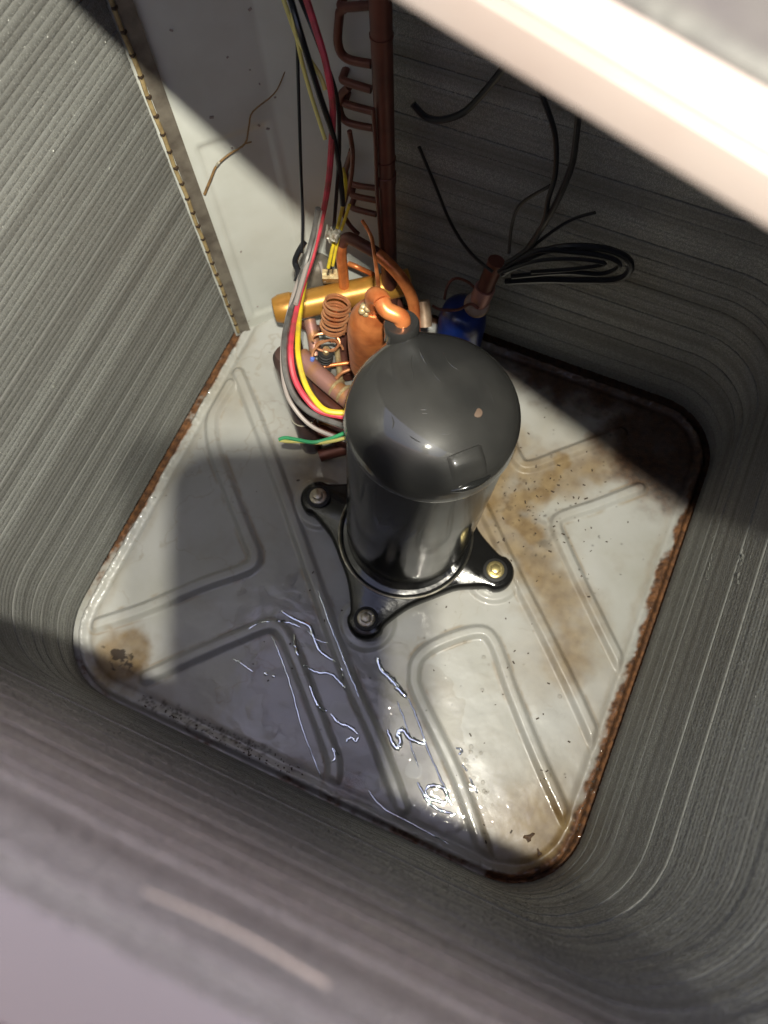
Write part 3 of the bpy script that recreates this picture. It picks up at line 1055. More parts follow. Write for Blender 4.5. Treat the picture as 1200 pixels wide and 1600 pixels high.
# ------------------------------------------------------------------ compressor
comp = empty('compressor', (CX, CY, 0))
tag(comp, 'black domed cylindrical compressor bolted to the base pan by its feet', 'compressor')
BASE = np.array([CX, CY, 0.0])
TOPC = np.array([CX + 0.0265, CY + 0.0120, 0.352])
AX = unit(TOPC - BASE)
RB = 0.0745
e1 = unit(np.array([1.0, 0, 0]) - AX * AX[0])
e2 = np.cross(AX, e1)
hb = np.linalg.norm(TOPC - BASE)


def loc(x, y, h):
    return BASE + e1 * x + e2 * y + AX * h


MB().lathe([(0.016, 0.055), (0.018, 0.066), (0.024, 0.0718), (0.034, RB), (0.10, RB), (0.2, RB), (hb - 0.014, RB), (hb - 0.011, RB - 0.0006), (hb - 0.008, RB)], BASE, AX, 72, cap=True).build('shell', M['black'], comp)

neck_dir = unit([-1.0, 0.84])
NECK = neck_dir * 0.0640


def dome_h(x, y):
    r = np.hypot(x, y)
    t = np.clip(r / 0.0765, 0, 1)
    h = 0.046 * (np.sqrt(np.maximum(1 - t ** 2.4, 0)))
    d = np.hypot(x - NECK[0], y - NECK[1])
    h = h + 0.016 * np.exp(-(d / 0.022) ** 2) * (1 - t ** 8)
    # fold that runs from the neck across the dome
    a = (x - NECK[0]) * -neck_dir[0] + (y - NECK[1]) * -neck_dir[1]
    s = (x - NECK[0]) * neck_dir[1] - (y - NECK[1]) * neck_dir[0]
    h = h + 0.0016 * np.exp(-((s - 0.10 * a) / 0.006) ** 2) * np.exp(-((a - 0.03) / 0.03) ** 2)
    h = h + 0.0013 * np.exp(-((s + 0.018 + 0.15 * a) / 0.004) ** 2) * np.exp(-((a - 0.03) / 0.022) ** 2)
    return h


vs, fs = [], []
NA, NR = 96, 40
for (r, h) in ((RB + 0.0008, hb - 0.0085), (RB + 0.0026, hb - 0.0075), (RB + 0.0030, hb - 0.005)):
    for k in range(NA):
        a = 2 * math.pi * k / NA
        vs.append(loc(r * math.cos(a), r * math.sin(a), h))
for i in range(NR):
    t = 1 - (i / NR) ** 1.4
    r = 0.0765 * t
    for k in range(NA):
        a = 2 * math.pi * k / NA
        x, y = r * math.cos(a), r * math.sin(a)
        vs.append(loc(x, y, hb + float(dome_h(x, y))))
vs.append(loc(0, 0, hb + float(dome_h(0, 0))))
rows = NR + 3
for i in range(rows - 1):
    for k in range(NA):
        k2 = (k + 1) % NA
        fs.append([i * NA + k, i * NA + k2, (i + 1) * NA + k2, (i + 1) * NA + k])
for k in range(NA):
    fs.append([(rows - 1) * NA + k, (rows - 1) * NA + (k + 1) % NA, len(vs) - 1])
mesh_from('dome_cap', vs, fs, M['dome'], comp)

# square raised terminal pad low on the dome
pd = unit([0.74, -0.67])
pq = np.array([-pd[1], pd[0]])
PC = pd * 0.0625
vs, fs = [], []
NG = 12
for j in range(NG + 1):
    for i in range(NG + 1):
        s, t = (i / NG * 2 - 1), (j / NG * 2 - 1)
        x = PC[0] + pq[0] * s * 0.0165 + pd[0] * t * 0.0115
        y = PC[1] + pq[1] * s * 0.0165 + pd[1] * t * 0.0115
        e = float(sstep(1.0, 0.78, max(abs(s), abs(t))))
        vs.append(loc(x, y, hb + float(dome_h(x, y)) - 0.001 + 0.0042 * e + (0.0012 * math.cos(t * 5) * e)))
for j in range(NG):
    for i in range(NG):
        fs.append([j * (NG + 1) + i, j * (NG + 1) + i + 1, (j + 1) * (NG + 1) + i + 1, (j + 1) * (NG + 1) + i])
mesh_from('terminal_pad', vs, fs, M['dome'], comp)
q0 = pd * 0.0750
lip = [loc(q0[0] + pq[0] * s - pd[0] * (s / 0.06) ** 2 * 0.03, q0[1] + pq[1] * s - pd[1] * (s / 0.06) ** 2 * 0.03, hb + 0.0135 - 0.12 * abs(s)) for s in np.linspace(-0.018, 0.018, 9)]
MB().tube(lip, np.array([0.0012, 0.0022, 0.003, 0.0034, 0.0036, 0.0034, 0.003, 0.0022, 0.0012]), 10).build('pad_lip', M['black'], comp)
sx_, sy_ = 0.036, -0.002
MB().lathe([(-0.001, 0.0044), (0.0002, 0.0042), (0.0005, 0.003)], loc(sx_, sy_, hb + float(dome_h(sx_, sy_)) - 0.0001), AX, 16).build('rust_spot', material('rust_mark', (0.10, 0.065, 0.045), 0.7), comp)

# paint runs and creases on the dome
def dome_at(px, py):
    d = unit(RIGHT * (px - 600) + DOWN * (py - 800) + FWD * 1290)
    for k in range(400):
        p = EYE + d * (0.50 + 0.001 * k)
        q = p - BASE
        x, y, h = q @ e1, q @ e2, q @ AX
        if math.hypot(x, y) < 0.0765 and h < hb + float(dome_h(x, y)):
            return p
    return None


cb = MB()
for pts_c, w in (([(690, 545), (697, 560), (706, 572), (720, 580), (734, 583)], 0.0009), ([(668, 568), (676, 582), (686, 594), (695, 602)], 0.0006),
                 ([(650, 520), (655, 545), (662, 562), (670, 575)], 0.0008), ([(604, 655), (606, 663), (603, 672)], 0.0007), ([(612, 650), (615, 662), (611, 676)], 0.0007),
                 ([(620, 648), (617, 658), (624, 668), (636, 678), (650, 688), (664, 694)], 0.0007), ([(630, 660), (640, 672), (655, 683)], 0.0005),
                 ([(655, 640), (668, 640)], 0.0006), ([(656, 646), (670, 646)], 0.0006), ([(683, 681), (695, 678), (708, 678)], 0.0006),
                 ([(646, 545), (642, 570), (646, 590), (640, 612)], 0.0006), ([(590, 560), (575, 585), (566, 610)], 0.0005), ([(760, 600), (770, 625), (774, 650)], 0.0004)):
    q = [dome_at(*p) for p in pts_c]
    q = [p for p in q if p is not None]
    if len(q) > 1:
        q = catmull(q, 6)
        cb.tube(q, w * np.sin(np.linspace(0.15, math.pi - 0.15, len(q))), 6)
cr = cb.build('paint_creases', M['dome'], comp)
cr['kind'] = 'stuff'

# discharge neck
nk = loc(NECK[0], NECK[1], hb + float(dome_h(NECK[0], NECK[1])) - 0.006)
nax = unit(AX + np.array([neck_dir[0], neck_dir[1], 0]) * 0.22)
MB().lathe([(0, 0.0155), (0.008, 0.0148), (0.010, 0.0152), (0.016, 0.0150), (0.018, 0.0140), (0.018, 0.010)], nk, nax, 28).build('discharge_neck', M['dome'], comp)
ntop = nk + nax * 0.018

# mounting plate: four rounded feet joined by scooped sides
outline = []
ang0 = [math.atan2(b[1] - CY, b[0] - CX) for b in BOLTS]
order = np.argsort(ang0)
for q in order:
    a = ang0[q]
    rb = math.hypot(BOLTS[q][0] - CX, BOLTS[q][1] - CY)
    for k in range(9):
        t = a + math.radians(-100 + 200 * k / 8)
        outline.append((BOLTS[q][0] + 0.0235 * math.cos(t), BOLTS[q][1] + 0.0235 * math.sin(t), 0))
    for off, rr2 in ((23, 0.0955), (34, 0.0885), (45, 0.0870), (56, 0.0885), (67, 0.0955)):
        t = a + math.radians(off)
        outline.append((CX + rr2 * math.cos(t), CY + rr2 * math.sin(t), 0))
ol = catmull(outline, 3, closed=True)[:, :2]
pb = MB().prism(ol, 0.0085, 0.0255, 0.005)
pb.build('mounting_plate', M['plate'], comp)
# stiffening bead round the plate and bright wire ring round the shell's foot
inner = (ol - np.array([CX, CY])) * 0.90 + np.array([CX, CY])
bead = [(p[0], p[1], 0.0255) for p in inner]
bead.append(bead[0])
ringp = [(CX + 0.001 + 0.0825 * math.cos(a), CY + 0.0825 * math.sin(a), 0.0275) for a in np.linspace(0, 2 * math.pi, 73)]
MB().tube(ringp, 0.0016, 8, cap=False).build('base_ring', M['steel'], comp)
ringp = [(CX + 0.001 + 0.0800 * math.cos(a), CY + 0.0800 * math.sin(a), 0.0268) for a in np.linspace(0, 2 * math.pi, 73)]
MB().tube(ringp, 0.0018, 8, cap=False).build('base_gasket', M['black'], comp)
for i, bq in enumerate(BOLTS):
    gb_ = MB().lathe([(0.001, 0.017), (0.0085, 0.0175)], (bq[0], bq[1], 0), sides=24)
    gr = gb_.build('grommet', M['rubber'], comp)
    MB().lathe([(0.0255, 0.0150), (0.0285, 0.0148), (0.029, 0.0135)], (bq[0], bq[1], 0), sides=24).build('rubber_collar', M['rubber'], gr)
    hm = M['brass'] if i == 2 else M['bolt']
    bo = MB().lathe([(0.0288, 0.0108), (0.0300, 0.0108), (0.0308, 0.0098), (0.0308, 0.007)], (bq[0], bq[1], 0), sides=28).build('bolt', hm, comp)
    hx = MB()
    hexo = [(bq[0] + 0.0066 * math.cos(k * math.pi / 3 + i), bq[1] + 0.0066 * math.sin(k * math.pi / 3 + i)) for k in range(6)]
    hx.prism(hexo, 0.0306, 0.0356, 0.0009).build('hex_head', hm, bo)
    if i == 2:
        bo['label'] = 'yellowish bolt on the right-hand foot'

# ------------------------------------------------------------------ copper pipework behind the compressor
PLR = (0, 0.552, 0)
ris = empty('riser_pipe', onplane(604, 395, PLR, (0, 1, 0)))
tag(ris, 'thick oxidised copper riser pipe standing upright against the shadowed wall', 'pipe')
pa = onplane(607, 396, PLR, (0, 1, 0))
pb_ = onplane(592, -70, PLR, (0, 1, 0))
low = pa + (pa - pb_) * (pa[2] / max(pb_[2] - pa[2], 0.01)) * 0.9
MB().tube([low, pa, pa + (pb_ - pa) * 0.3, pa + (pb_ - pa) * 0.7, pb_], 0.0098, 20).build('pipe', M['copper_dark'], ris)
for (px, py) in ((601, 247), (601, 276), (598, 55)):
    q = onplane(px, py, PLR, (0, 1, 0))
    d_ = unit(pb_ - pa)
    MB().lathe([(-0.006, 0.0108), (0.006, 0.0108), (0.0066, 0.0102)] if py == 276 else [(-0.001, 0.0106), (0.001, 0.0106)], pa + d_ * ((q - pa) @ d_), d_, 20).build('joint_collar', M['copper_dark'], ris)

PLT = (0, 0.540, 0)
q = [onplane(a, b2, PLT, (0, 1, 0)) for a, b2 in ((583, 170), (587, 230), (589, 300), (593, 350), (596, 400))]
tag(MB().tube(catmull(q, 5), 0.0022, 8).build('capillary_line', M['copper_dark']), 'thin copper line running down close beside the thick riser pipe', 'tube')
q = [onplane(a, b2, PLT, (0, 1, 0)) for a, b2 in ((546, 205), (551, 240), (548, 280), (540, 310), (536, 330), (545, 350), (560, 366))]
tag(MB().tube(catmull(q, 6), 0.0026, 8).build('copper_loop', M['copper_dark']), 'thin curved copper loop left of the ladder of return bends', 'tube')

# thick yellowish header lying across the back
hd = empty('copper_header', at(437, 480, 0.1))
tag(hd, 'thick yellow-brown copper pipe lying across behind the coiled tubes', 'pipe')
h0, h1 = at(443, 482, 0.105), at(640, 440, 0.105)
dh = unit(h1 - h0)
hl = np.linalg.norm(h1 - h0)
MB().lathe([(0.0, 0.0170), (0.02, 0.0174), (hl * 0.7, 0.0174), (hl, 0.0165)], h0, dh, 28).build('pipe', M['copper_yellow'], hd)
MB().lathe([(-0.013, 0.0115), (-0.012, 0.0150), (-0.004, 0.0182), (0.006, 0.0188), (0.012, 0.0186), (0.013, 0.0174)], h0, dh, 28).build('end_cap', M['copper_yellow'], hd)

# bent suction tube rising from the header and bowing over to the right
tb = empty('bent_tube', at(537, 452, 0.12))
tag(tb, 'bent copper tube rising from the header and curving over behind the dome', 'tube')
cp = [at(538, 452, 0.115), at(536, 425, 0.15), at(533, 398, 0.19), at(535, 380, 0.213), at(545, 372, 0.224), at(562, 380, 0.228), at(590, 397, 0.226), at(615, 420, 0.218), at(635, 447, 0.203), at(646, 475, 0.18), at(648, 505, 0.15), at(648, 540, 0.11)]
cpp = catmull(cp, 5)
MB().tube(cpp[:16], 0.0066, 16).build('rising_leg', M['copper_orange'], tb)
MB().tube(cpp[15:31], 0.0068, 16).build('bow', M['copper_dark'], tb)  # darker copper paints the cover's shade across the bow
MB().tube(cpp[30:], 0.0068, 16).build('falling_leg', M['copper_orange'], tb)
MB().lathe([(-0.003, 0.0092), (0.002, 0.0092), (0.004, 0.0075)], cp[0], unit(cp[1] - cp[0]), 18).build('solder_collar', M['solder'], tb)

# muffler
mt, mb_ = at(584, 482, ntop[2] - 0.035), at(573, 578, 0.16)
mf = empty('muffler', mb_)
tag(mf, 'orange copper muffler bulging out behind the left side of the dome', 'muffler')
md = unit(mt - mb_)
ml = np.linalg.norm(mt - mb_)
MB().lathe([(0, 0.010), (0.012, 0.017), (0.03, 0.0195), (ml * 0.45, 0.0222), (ml * 0.70, 0.0232), (ml * 0.85, 0.0212), (ml * 0.94, 0.0155), (ml, 0.0085)], mb_, md, 30).build('body', M['copper_orange'], mf)
MB().tube(catmull([mt - md * 0.004, mt + md * 0.008, mt + md * 0.014 + np.array([0.002, 0, 0])], 4), 0.0078, 14).build('neck', M['copper_orange'], mf)
sb = MB()
for k in range(7):
    a = rng.normal(0, 1, 3) * 0.0028
    c_ = mt + md * 0.004 + unit(h0 - h1) * 0.007 + a
    sb.lathe([(-0.0035, 0.0008), (-0.002, 0.003), (0.0, 0.0038), (0.002, 0.003), (0.0035, 0.0008)], c_, unit(rng.normal(0, 1, 3)), 10)
sb.build('solder_blob', M['solder'], mf)

# discharge elbow from the neck of the compressor over to the muffler
el = [ntop - nax * 0.006, ntop + nax * 0.005, at(604, 484, ntop[2] + 0.010), at(594, 466, ntop[2] + 0.012), at(584, 463, ntop[2] + 0.002), mt + md * 0.010, mt - md * 0.002]
ed = empty('discharge_elbow', el[0])
tag(ed, 'short bright copper elbow joining the compressor neck to the muffler', 'pipe')
ep = catmull(el, 6)
MB().tube(ep[:17], 0.0070, 18).build('sleeve', M['copper_orange'], ed)
MB().tube(ep[16:], 0.0076, 18).build('elbow', M['copper_orange'], ed)

# small copper pigtail from the elbow to the back
q = [at(592, 458, 0.33), at(590, 435, 0.30), at(586, 405, 0.28), at(580, 370, 0.26), at(566, 345, 0.26)]
tag(MB().tube(catmull(q, 6), 0.0021, 8).build('pigtail_tube', M['copper_orange']), 'thin straight copper pigtail rising behind the muffler neck', 'tube')
q = [at(545, 412, 0.13), at(560, 418, 0.13), at(590, 432, 0.11), at(612, 440, 0.10)]
tag(MB().tube(catmull(q, 6), 0.0034, 10).build('short_tube', M['copper_orange']), 'short orange copper tube leaning behind the yellow header', 'tube')

# capillary coil
cc = empty('capillary_coil', at(520, 500, 0.12))
tag(cc, 'tightly wound thin copper capillary coil below the header', 'coil')
c0, c1 = at(528, 470, 0.165), at(520, 517, 0.120)
ca_ = unit(c1 - c0)
ux = unit(RIGHT + DOWN * 0.30 - ca_ * ((RIGHT + DOWN * 0.30) @ ca_))
uy = np.cross(ca_, ux)
NT = 9
for k in range(NT):
    ph = np.linspace(0, 2 * math.pi, 30)
    tt = (k + ph / (2 * math.pi)) / NT
    q = [c0 + (c1 - c0) * t + (ux * math.cos(p) + uy * math.sin(p)) * (0.0150 + 0.0012 * math.sin(k * 2.1)) for t, p in zip(tt, ph)]
    MB().tube(q, 0.00155, 7).build('turn', M['copper'], cc)
q = []
for t in np.linspace(0, 1, 40):
    a = 2 * math.pi * 1.6 * t
    c_ = at(508 + 8 * t, 528 + 18 * t, 0.115 - 0.02 * t)
    q.append(c_ + RIGHT * 0.016 * math.cos(a + 2.6) + DOWN * 0.0085 * math.sin(a + 2.6))
MB().tube(q, 0.0015, 7).build('loose_loop', M['copper'], cc)
q = [at(487, 561, 0.10), at(490, 548, 0.105), at(500, 537, 0.11), at(520, 531, 0.115), at(529, 538, 0.112), at(520, 548, 0.108), at(505, 545, 0.108)]
MB().tube(catmull(q, 6), 0.0016, 7).build('loose_end', M['copper'], cc)
MB().lathe([(-0.003, 0.001), (-0.002, 0.0028), (0.002, 0.0028), (0.003, 0.001)], at(488, 561, 0.10), (0.2, 0.3, 1), 10).build('blue_crimp', material('blue_crimp', (0.15, 0.25, 0.75), 0.4), cc)

# purple-pink suction pipe and its kin, low on the left
q = [at(470, 556, 0.085), at(490, 578, 0.085), at(515, 600, 0.085), at(545, 625, 0.085), at(570, 650, 0.085)]
sp_ = empty('suction_pipe', q[0])
tag(sp_, 'pinkish tarnished copper pipe slanting towards the side of the compressor', 'pipe')
MB().tube(catmull(q, 5), 0.0118, 20).build('pipe', M['copper_pink'], sp_)
for (a, b2) in ((at(526, 606, 0.086), 0.0135), (at(538, 616, 0.086), 0.0138)):
    MB().lathe([(-0.002, b2 - 0.001), (-0.001, b2), (0.001, b2), (0.002, b2 - 0.001)], a, unit(q[3] - q[1]), 20).build('braze_ring', M['solder'], sp_)
for i, (pp, rr2, mt_, lab) in enumerate((
        ([(497, 640, .05), (515, 655, .05), (545, 672, .05)], 0.0075, 'copper_pink', 'upper of two pinkish tube stubs beside the brown canister'),
        ([(495, 668, .03), (515, 680, .03), (545, 692, .03)], 0.0085, 'copper_dark', 'lower dark tube stub beside the brown canister'),
        ([(484, 500, .07), (490, 530, .06), (493, 556, .05)], 0.0080, 'copper_pink', 'short upright tarnished tube under the left of the header'),
        ([(498, 575, .07), (520, 570, .07), (552, 566, .07)], 0.0026, 'copper_orange', 'straight thin copper tube lying below the capillary loops'),
        ([(527, 545, .05), (530, 575, .05), (532, 600, .05)], 0.0040, 'solder', 'pale upright valve stem between the coil and the muffler'),
        ([(525, 592, .10), (535, 582, .10), (556, 574, .10)], 0.0022, 'copper', 'short thin pale copper stub above the pinkish pipe'),
        ([(660, 470, .16), (663, 490, .15), (664, 510, .14)], 0.0085, 'tan', 'dull fitting hidden between the bent tube and the blue canister'),
        ([(458, 520, .05), (468, 560, .045), (482, 610, .04), (505, 650, .03)], 0.0085, 'brown', 'dark brown tube running down beside the pinkish pipe'),
        ([(470, 585, .035), (495, 615, .035), (530, 645, .035), (555, 665, .035)], 0.0095, 'copper_dark', 'dark tarnished tube lying under the pinkish pipe'),
        ([(500, 655, .065), (520, 662, .065), (550, 676, .065)], 0.0060, 'copper_pink', 'middle pinkish tube stub above the dark pipe end'),
        ([(535, 500, .05), (538, 540, .045), (540, 590, .04)], 0.0110, 'copper_dark', 'thick dark upright tube between the capillary coil and the muffler'),
        ([(560, 455, .04), (562, 500, .035), (560, 560, .03)], 0.0120, 'brown', 'dark tube standing behind the orange muffler'),
        ([(615, 470, .06), (620, 500, .05), (622, 540, .04)], 0.0120, 'copper_dark', 'dark upright tube in the gap under the bent copper tube'),
        ([(465, 505, .045), (500, 515, .045), (550, 512, .045)], 0.0060, 'copper_dark', 'dark level tube crossing below the yellow header'),
        ([(500, 712, .012), (520, 706, .015), (545, 700, .02)], 0.0085, 'copper_dark', 'dark pipe end low on the pan beside the brown canister'))):
    tag(MB().tube(catmull([at(*p) for p in pp], 5), rr2, 14).build('copper_tube', M[mt_]), lab, 'tube', 'copper tube stubs behind the compressor')

# black ribbed valve coil in the gap between the capillary and the muffler
vb_ = empty('valve_coil', at(508, 560, 0.06))
tag(vb_, 'small black ribbed valve coil below the loose capillary loops', 'valve')
va_ = unit(at(510, 545, 0.11) - at(507, 572, 0.06))
vprof = []
for k in range(6):
    vprof += [(k * 0.007, 0.0100), (k * 0.007 + 0.0035, 0.0100), (k * 0.007 + 0.004, 0.0082), (k * 0.007 + 0.0066, 0.0082)]
MB().lathe(vprof, at(507, 572, 0.055), va_, 18).build('ribbed_body', M['rubber'], vb_)
MB().lathe([(0, 0.0045), (0.008, 0.0045), (0.009, 0.003)], at(507, 572, 0.055) + va_ * 0.0415, va_, 12).build('pin', M['solder'], vb_)

# brown canister standing on the pan, with the wire tie round it
bot = at(489, 700, 0.0)
bc = empty('brown_canister', bot)
tag(bc, 'dark brown upright canister standing on the pan left of the compressor', 'canister')
MB().lathe([(0.003, 0.004), (0.005, 0.0105), (0.011, 0.0140), (0.020, 0.0146), (0.225, 0.0146), (0.237, 0.0140), (0.245, 0.010), (0.247, 0.003)], bot, (0, 0, 1), 28).build('body', M['brown'], bc)
MB().lathe([(-0.0008, 0.0152), (0.0008, 0.0152)], bot + np.array([0, 0, 0.098]), (0, 0, 1), 28).build('wire_tie', M['pale_strip'], bc)

# grey accumulator sheet behind the header
q = at(505, 425, 0.10)
ac = empty('grey_valve', q)
tag(ac, 'grey steel valve body half hidden behind the yellow header', 'valve')
MB().lathe([(0, 0.016), (0.01, 0.018), (0.05, 0.018), (0.058, 0.012), (0.06, 0.004)], at(498, 452, 0.06), (0.05, 0.1, 1), 24).build('body', M['galv'], ac)
MB().box(at(517, 432, 0.125), 0.020, 0.012, 0.022, unit(RIGHT), unit(np.cross(FWD, RIGHT)), unit(FWD)).build('cap', M['solder'], ac)
MB().tube([at(500, 408, 0.14), at(508, 440, 0.12)], 0.0022, 8).build('stem', M['w_pale'], ac)

# blue canister in the shade on the right
bl = empty('blue_canister', at(715, 545, 0.0))
tag(bl, 'blue painted canister standing in shadow right behind the dome', 'canister')
bb0 = at(712, 552, 0.02)
MB().lathe([(0, 0.018), (0.006, 0.026), (0.02, 0.030), (0.085, 0.030), (0.100, 0.027), (0.108, 0.018), (0.111, 0.006)], bb0, (0.06, 0.02, 1), 32).build('body', M['blue'], bl)
MB().lathe([(0, 0.0155), (0.002, 0.016), (0.004, 0.014)], at(745, 476, 0.135), unit(np.array([0.25, -0.45, 0.9])), 24).build('end_disc', M['tan'], bl)
t0, t1 = at(747, 475, 0.13), at(776, 408, 0.20)
MB().tube([t0, t0 + (t1 - t0) * 0.4], 0.0125, 16).build('copper_socket', M['copper_pink'], bl)
MB().tube([t0 + (t1 - t0) * 0.38, t1], 0.0102, 16).build('copper_spigot', M['copper_dark'], bl)
q = [at(676, 478, 0.15), at(690, 484, 0.152), at(715, 484, 0.152), at(735, 475, 0.152), at(748, 482, 0.15)]
MB().tube(catmull(q, 5), 0.0018, 7).build('wire_strap', M['copper_dark'], bl)
q = [at(694, 468, 0.15), at(700, 445, 0.16), at(712, 435, 0.165), at(730, 440, 0.16), at(742, 450, 0.155)]
MB().tube(catmull(q, 5), 0.0018, 7).build('wire_strap', M['copper_dark'], bl)


# ------------------------------------------------------------------ wiring
def wire(name, pts, r, mat, label, cat='wire', group=None, sides=8):
    o = MB().tube(catmull([at(*p) for p in pts], 7), r, sides).build(name, M[mat])
    return tag(o, label, cat, group)


wire('red_wire', [(476, -10, 0.520), (492, 40, 0.500), (507, 90, 0.480), (516, 135, 0.460), (520, 175, 0.430), (518, 225, 0.400), (513, 285, 0.360), (503, 340, 0.310), (488, 400, 0.270), (470, 455, 0.271), (458, 510, 0.277), (454, 550, 0.285), (460, 590, 0.275), (478, 622, 0.270), (502, 643, 0.265), (545, 652, 0.265)], 0.0031, 'w_red', 'thick red wire hanging from above and curving to the compressor')
wire('yellow_wire', [(476, 440, 0.258), (470, 475, 0.268), (466, 515, 0.275), (466, 555, 0.285), (476, 597, 0.280), (492, 625, 0.275), (512, 642, 0.273), (548, 645, 0.271)], 0.0029, 'w_yellow', 'bright yellow wire curving beside the red one to the compressor')
wire('wire_sleeve', [(497, 326, 0.330), (490, 365, 0.300), (476, 415, 0.279), (460, 465, 0.277), (448, 510, 0.282), (444, 545, 0.287), (446, 580, 0.280), (455, 610, 0.270), (470, 632, 0.265), (495, 650, 0.260), (545, 668, 0.255)], 0.0031, 'w_grey', 'grey sleeved wire running along the left of the red one')
wire('pale_wire', [(482, 400, 0.270), (462, 450, 0.278), (447, 505, 0.279), (441, 550, 0.285), (444, 600, 0.265), (458, 635, 0.250), (490, 668, 0.240), (545, 690, 0.235)], 0.0022, 'w_pale', 'thin pale grey wire bowing lowest beneath the red and yellow wires')
wire('brown_wire', [(500, 330, 0.325), (488, 385, 0.285), (475, 430, 0.279), (462, 475, 0.282)], 0.0026, 'w_pale', 'short pale sleeve end lying against the red wire')
wire('green_wire', [(548, 672, 0.255), (530, 680, 0.250), (510, 687, 0.245), (488, 691, 0.243), (465, 687, 0.240), (446, 684, 0.237), (436, 687, 0.235)], 0.0020, 'w_green', 'thin green wire looped over the brown canister')
wire('pale_yellow_wire', [(548, 682, 0.255), (525, 688, 0.248), (500, 692, 0.243), (475, 690, 0.239), (452, 690, 0.235), (436, 688, 0.234)], 0.0018, 'w_ltyellow', 'thin pale yellow wire beneath the green one')
wire('control_wire', [(440, -10, .50), (452, 25, .49), (465, 60, .485), (482, 90, .475), (500, 118, .465), (508, 140, .455)], 0.0020, 'w_ltyellow', 'upper yellow wire slanting down from the top edge to the red wire', group='pale yellow control wires')
wire('control_wire', [(456, 20, .50), (466, 70, .48), (475, 110, .46), (488, 155, .44), (508, 218, .41)], 0.0018, 'w_ltyellow', 'lower yellow wire slanting below the other towards the dark bundle', group='pale yellow control wires')
wire('yellow_lead', [(535, 262, .35), (540, 285, .34), (538, 310, .32), (530, 345, .29), (520, 385, .26), (513, 418, .23)], 0.0020, 'w_yellow', 'thin yellow lead passing behind the metal tag to the valve', group='pair of thin yellow leads')
wire('yellow_lead', [(546, 320, .32), (538, 345, .295), (528, 375, .27), (520, 415, .235)], 0.0017, 'w_yellow', 'second thinner yellow lead just right of the one at the metal tag', group='pair of thin yellow leads')
wire('black_wire', [(462, -10, .46), (464, 60, .44), (467, 160, .40), (470, 260, .35), (473, 345, .30), (472, 395, .27)], 0.0016, 'w_black', 'thin black wire hanging straight down in front of the corner panel', group='black wires hanging by the copper ladder')
wire('black_wire', [(452, -10, .52), (472, 60, .50), (500, 150, .45), (520, 210, .41), (530, 260, .37), (536, 320, .32)], 0.0027, 'w_black', 'thick black wire sagging behind the red wire to the copper ladder', group='black wires hanging by the copper ladder')
wire('black_wire', [(466, -10, .51), (498, 70, .485), (526, 150, .44), (530, 230, .39), (526, 300, .34), (520, 370, .28)], 0.0020, 'w_black', 'black wire close right of the red wire down to the metal tag', group='black wires hanging by the copper ladder')
wire('black_clip_wire', [(476, 378, .275), (466, 395, .265), (461, 410, .255), (466, 425, .25), (463, 440, .245)], 0.0032, 'w_black', 'black crimped wire end by the white panel left of the red wire', 'wire')

tg = empty('wire_tag', at(523, 365, .29))
tag(tg, 'small crumpled aluminium tag clipped to the yellow leads', 'tag')
tx_, ty_ = unit(RIGHT * 0.92 + DOWN * 0.4), unit(DOWN * 0.92 - RIGHT * 0.4)
vs, fs = [], []
for j in range(6):
    for i in range(6):
        vs.append(at(521, 367, .29) + tx_ * (i / 5 - .5) * 0.013 + ty_ * (j / 5 - .5) * 0.014 - FWD * (0.0012 * math.sin(i * 2.1) + 0.001 * math.cos(j * 2.7)))
for j in range(5):
    for i in range(5):
        fs.append([j * 6 + i, j * 6 + i + 1, j * 6 + i + 7, j * 6 + i + 6])
o = mesh_from('plate', vs, fs, M['clip'], tg)
sm = o.modifiers.new('thick', 'SOLIDIFY')
sm.thickness = 0.0007
MB().tube([at(512, 352, .29), at(510, 366, .289), at(517, 380, .288)], 0.0016, 7).build('fold', M['clip'], tg)

# black cables gathered in the dark right corner, against the far wall
FP = (0, 0.560, 0)


def cable(pts, r, label):
    q = [onplane(p[0], p[1], (0, p[2], 0), (0, 1, 0)) for p in pts]
    tag(MB().tube(catmull(q, 7), r * 0.72, 8).build('black_cable', M['w_black']), label, 'cable', 'black cables against the shadowed coil wall')


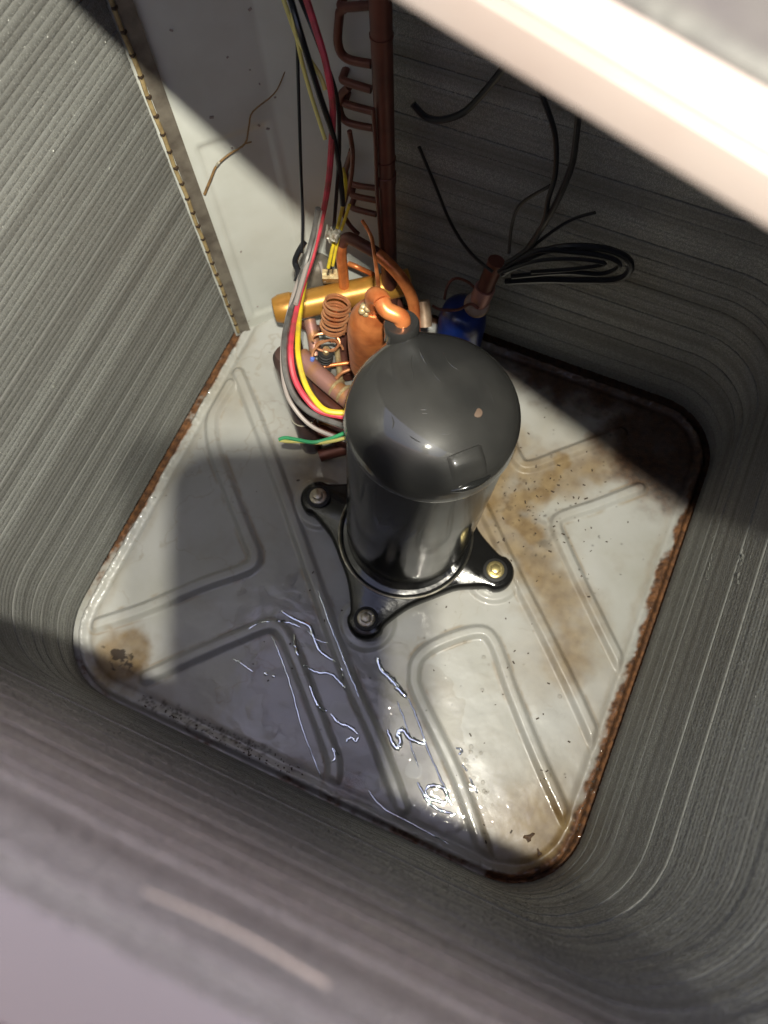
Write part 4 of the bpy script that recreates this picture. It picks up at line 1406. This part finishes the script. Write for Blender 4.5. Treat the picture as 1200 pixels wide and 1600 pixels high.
cable([(835, 120, .575), (855, 170, .572), (868, 215, .57), (868, 270, .565), (857, 310, .56), (850, 345, .555), (828, 385, .55), (790, 412, .545)], 0.0036, 'black cable dropping from under the cover to the copper spigot')
cable([(905, 160, .575), (900, 215, .572), (892, 262, .568), (870, 315, .56), (850, 350, .555), (815, 400, .55), (780, 425, .545)], 0.0044, 'thicker black cable hanging right of the shiny one')
cable([(785, 428, .545), (830, 400, .55), (880, 386, .555), (940, 388, .56), (978, 402, .56), (985, 420, .56), (965, 436, .56), (910, 438, .557), (850, 437, .552), (790, 440, .545)], 0.0052, 'thick black cable lying in a long loop towards the right')
cable([(788, 418, .545), (840, 392, .548), (900, 394, .553), (950, 402, .556), (968, 415, .556), (940, 428, .555), (880, 425, .55), (800, 432, .545)], 0.0040, 'inner black cable of the long loop')
cable([(788, 425, .542), (840, 408, .545), (900, 405, .55), (945, 412, .552), (900, 420, .55), (830, 425, .545)], 0.0032, 'innermost thin black cable of the long loop')
cable([(800, 415, .55), (845, 375, .555), (890, 345, .56), (930, 332, .563)], 0.0024, 'thin black cable end poking up to the right')
cable([(645, 163, .57), (665, 183, .57), (690, 187, .57), (725, 175, .572), (760, 140, .576), (800, 90, .58)], 0.0048, 'black cable sagging between the riser pipe and the cover')
cable([(655, 230, .57), (680, 290, .572), (705, 350, .57), (735, 395, .56), (770, 425, .55)], 0.0026, 'black cable trailing down the dark wall from the riser pipe')
cable([(795, 395, .552), (800, 350, .56), (815, 318, .565), (860, 290, .57)], 0.0026, 'thin black cable arching up behind the copper spigot')

# ------------------------------------------------------------------ the photographer's phone, held at the opening (it throws the rounded shadow)
ph = empty('smartphone', EYE - FWD * 0.004)
tag(ph, 'dark smartphone held over the opening', 'phone')
x0, x1, y0, y1 = -0.0420, 0.0275, -0.0262, 0.130
out = rrect(x0, x1, y0, y1, 0.011)
vs, fs = [], []
n_p = len(out)
for (ins, dz) in ((0.0015, 0.0), (0.0, 0.0015), (0.0, 0.0065), (0.0015, 0.008)):
    for (x, y) in rrect(x0 + ins, x1 - ins, y0 + ins, y1 - ins, 0.011 - ins):
        vs.append(EYE + RIGHT * x + DOWN * y - FWD * (0.003 + dz))
for i in range(3):
    for k in range(n_p):
        k2 = (k + 1) % n_p
        fs.append([i * n_p + k, i * n_p + k2, (i + 1) * n_p + k2, (i + 1) * n_p + k])
fs.append(list(range(n_p)))
mesh_from('casing', vs, fs, M['phone'], ph)
fs2 = [list(range(n_p))]
vs2 = [EYE + RIGHT * x + DOWN * y - FWD * 0.0112 for (x, y) in rrect(x0 + .002, x1 - .002, y0 + .002, y1 - .002, 0.009)]
o = mesh_from('screen', vs2, fs2, M['glass'], ph)
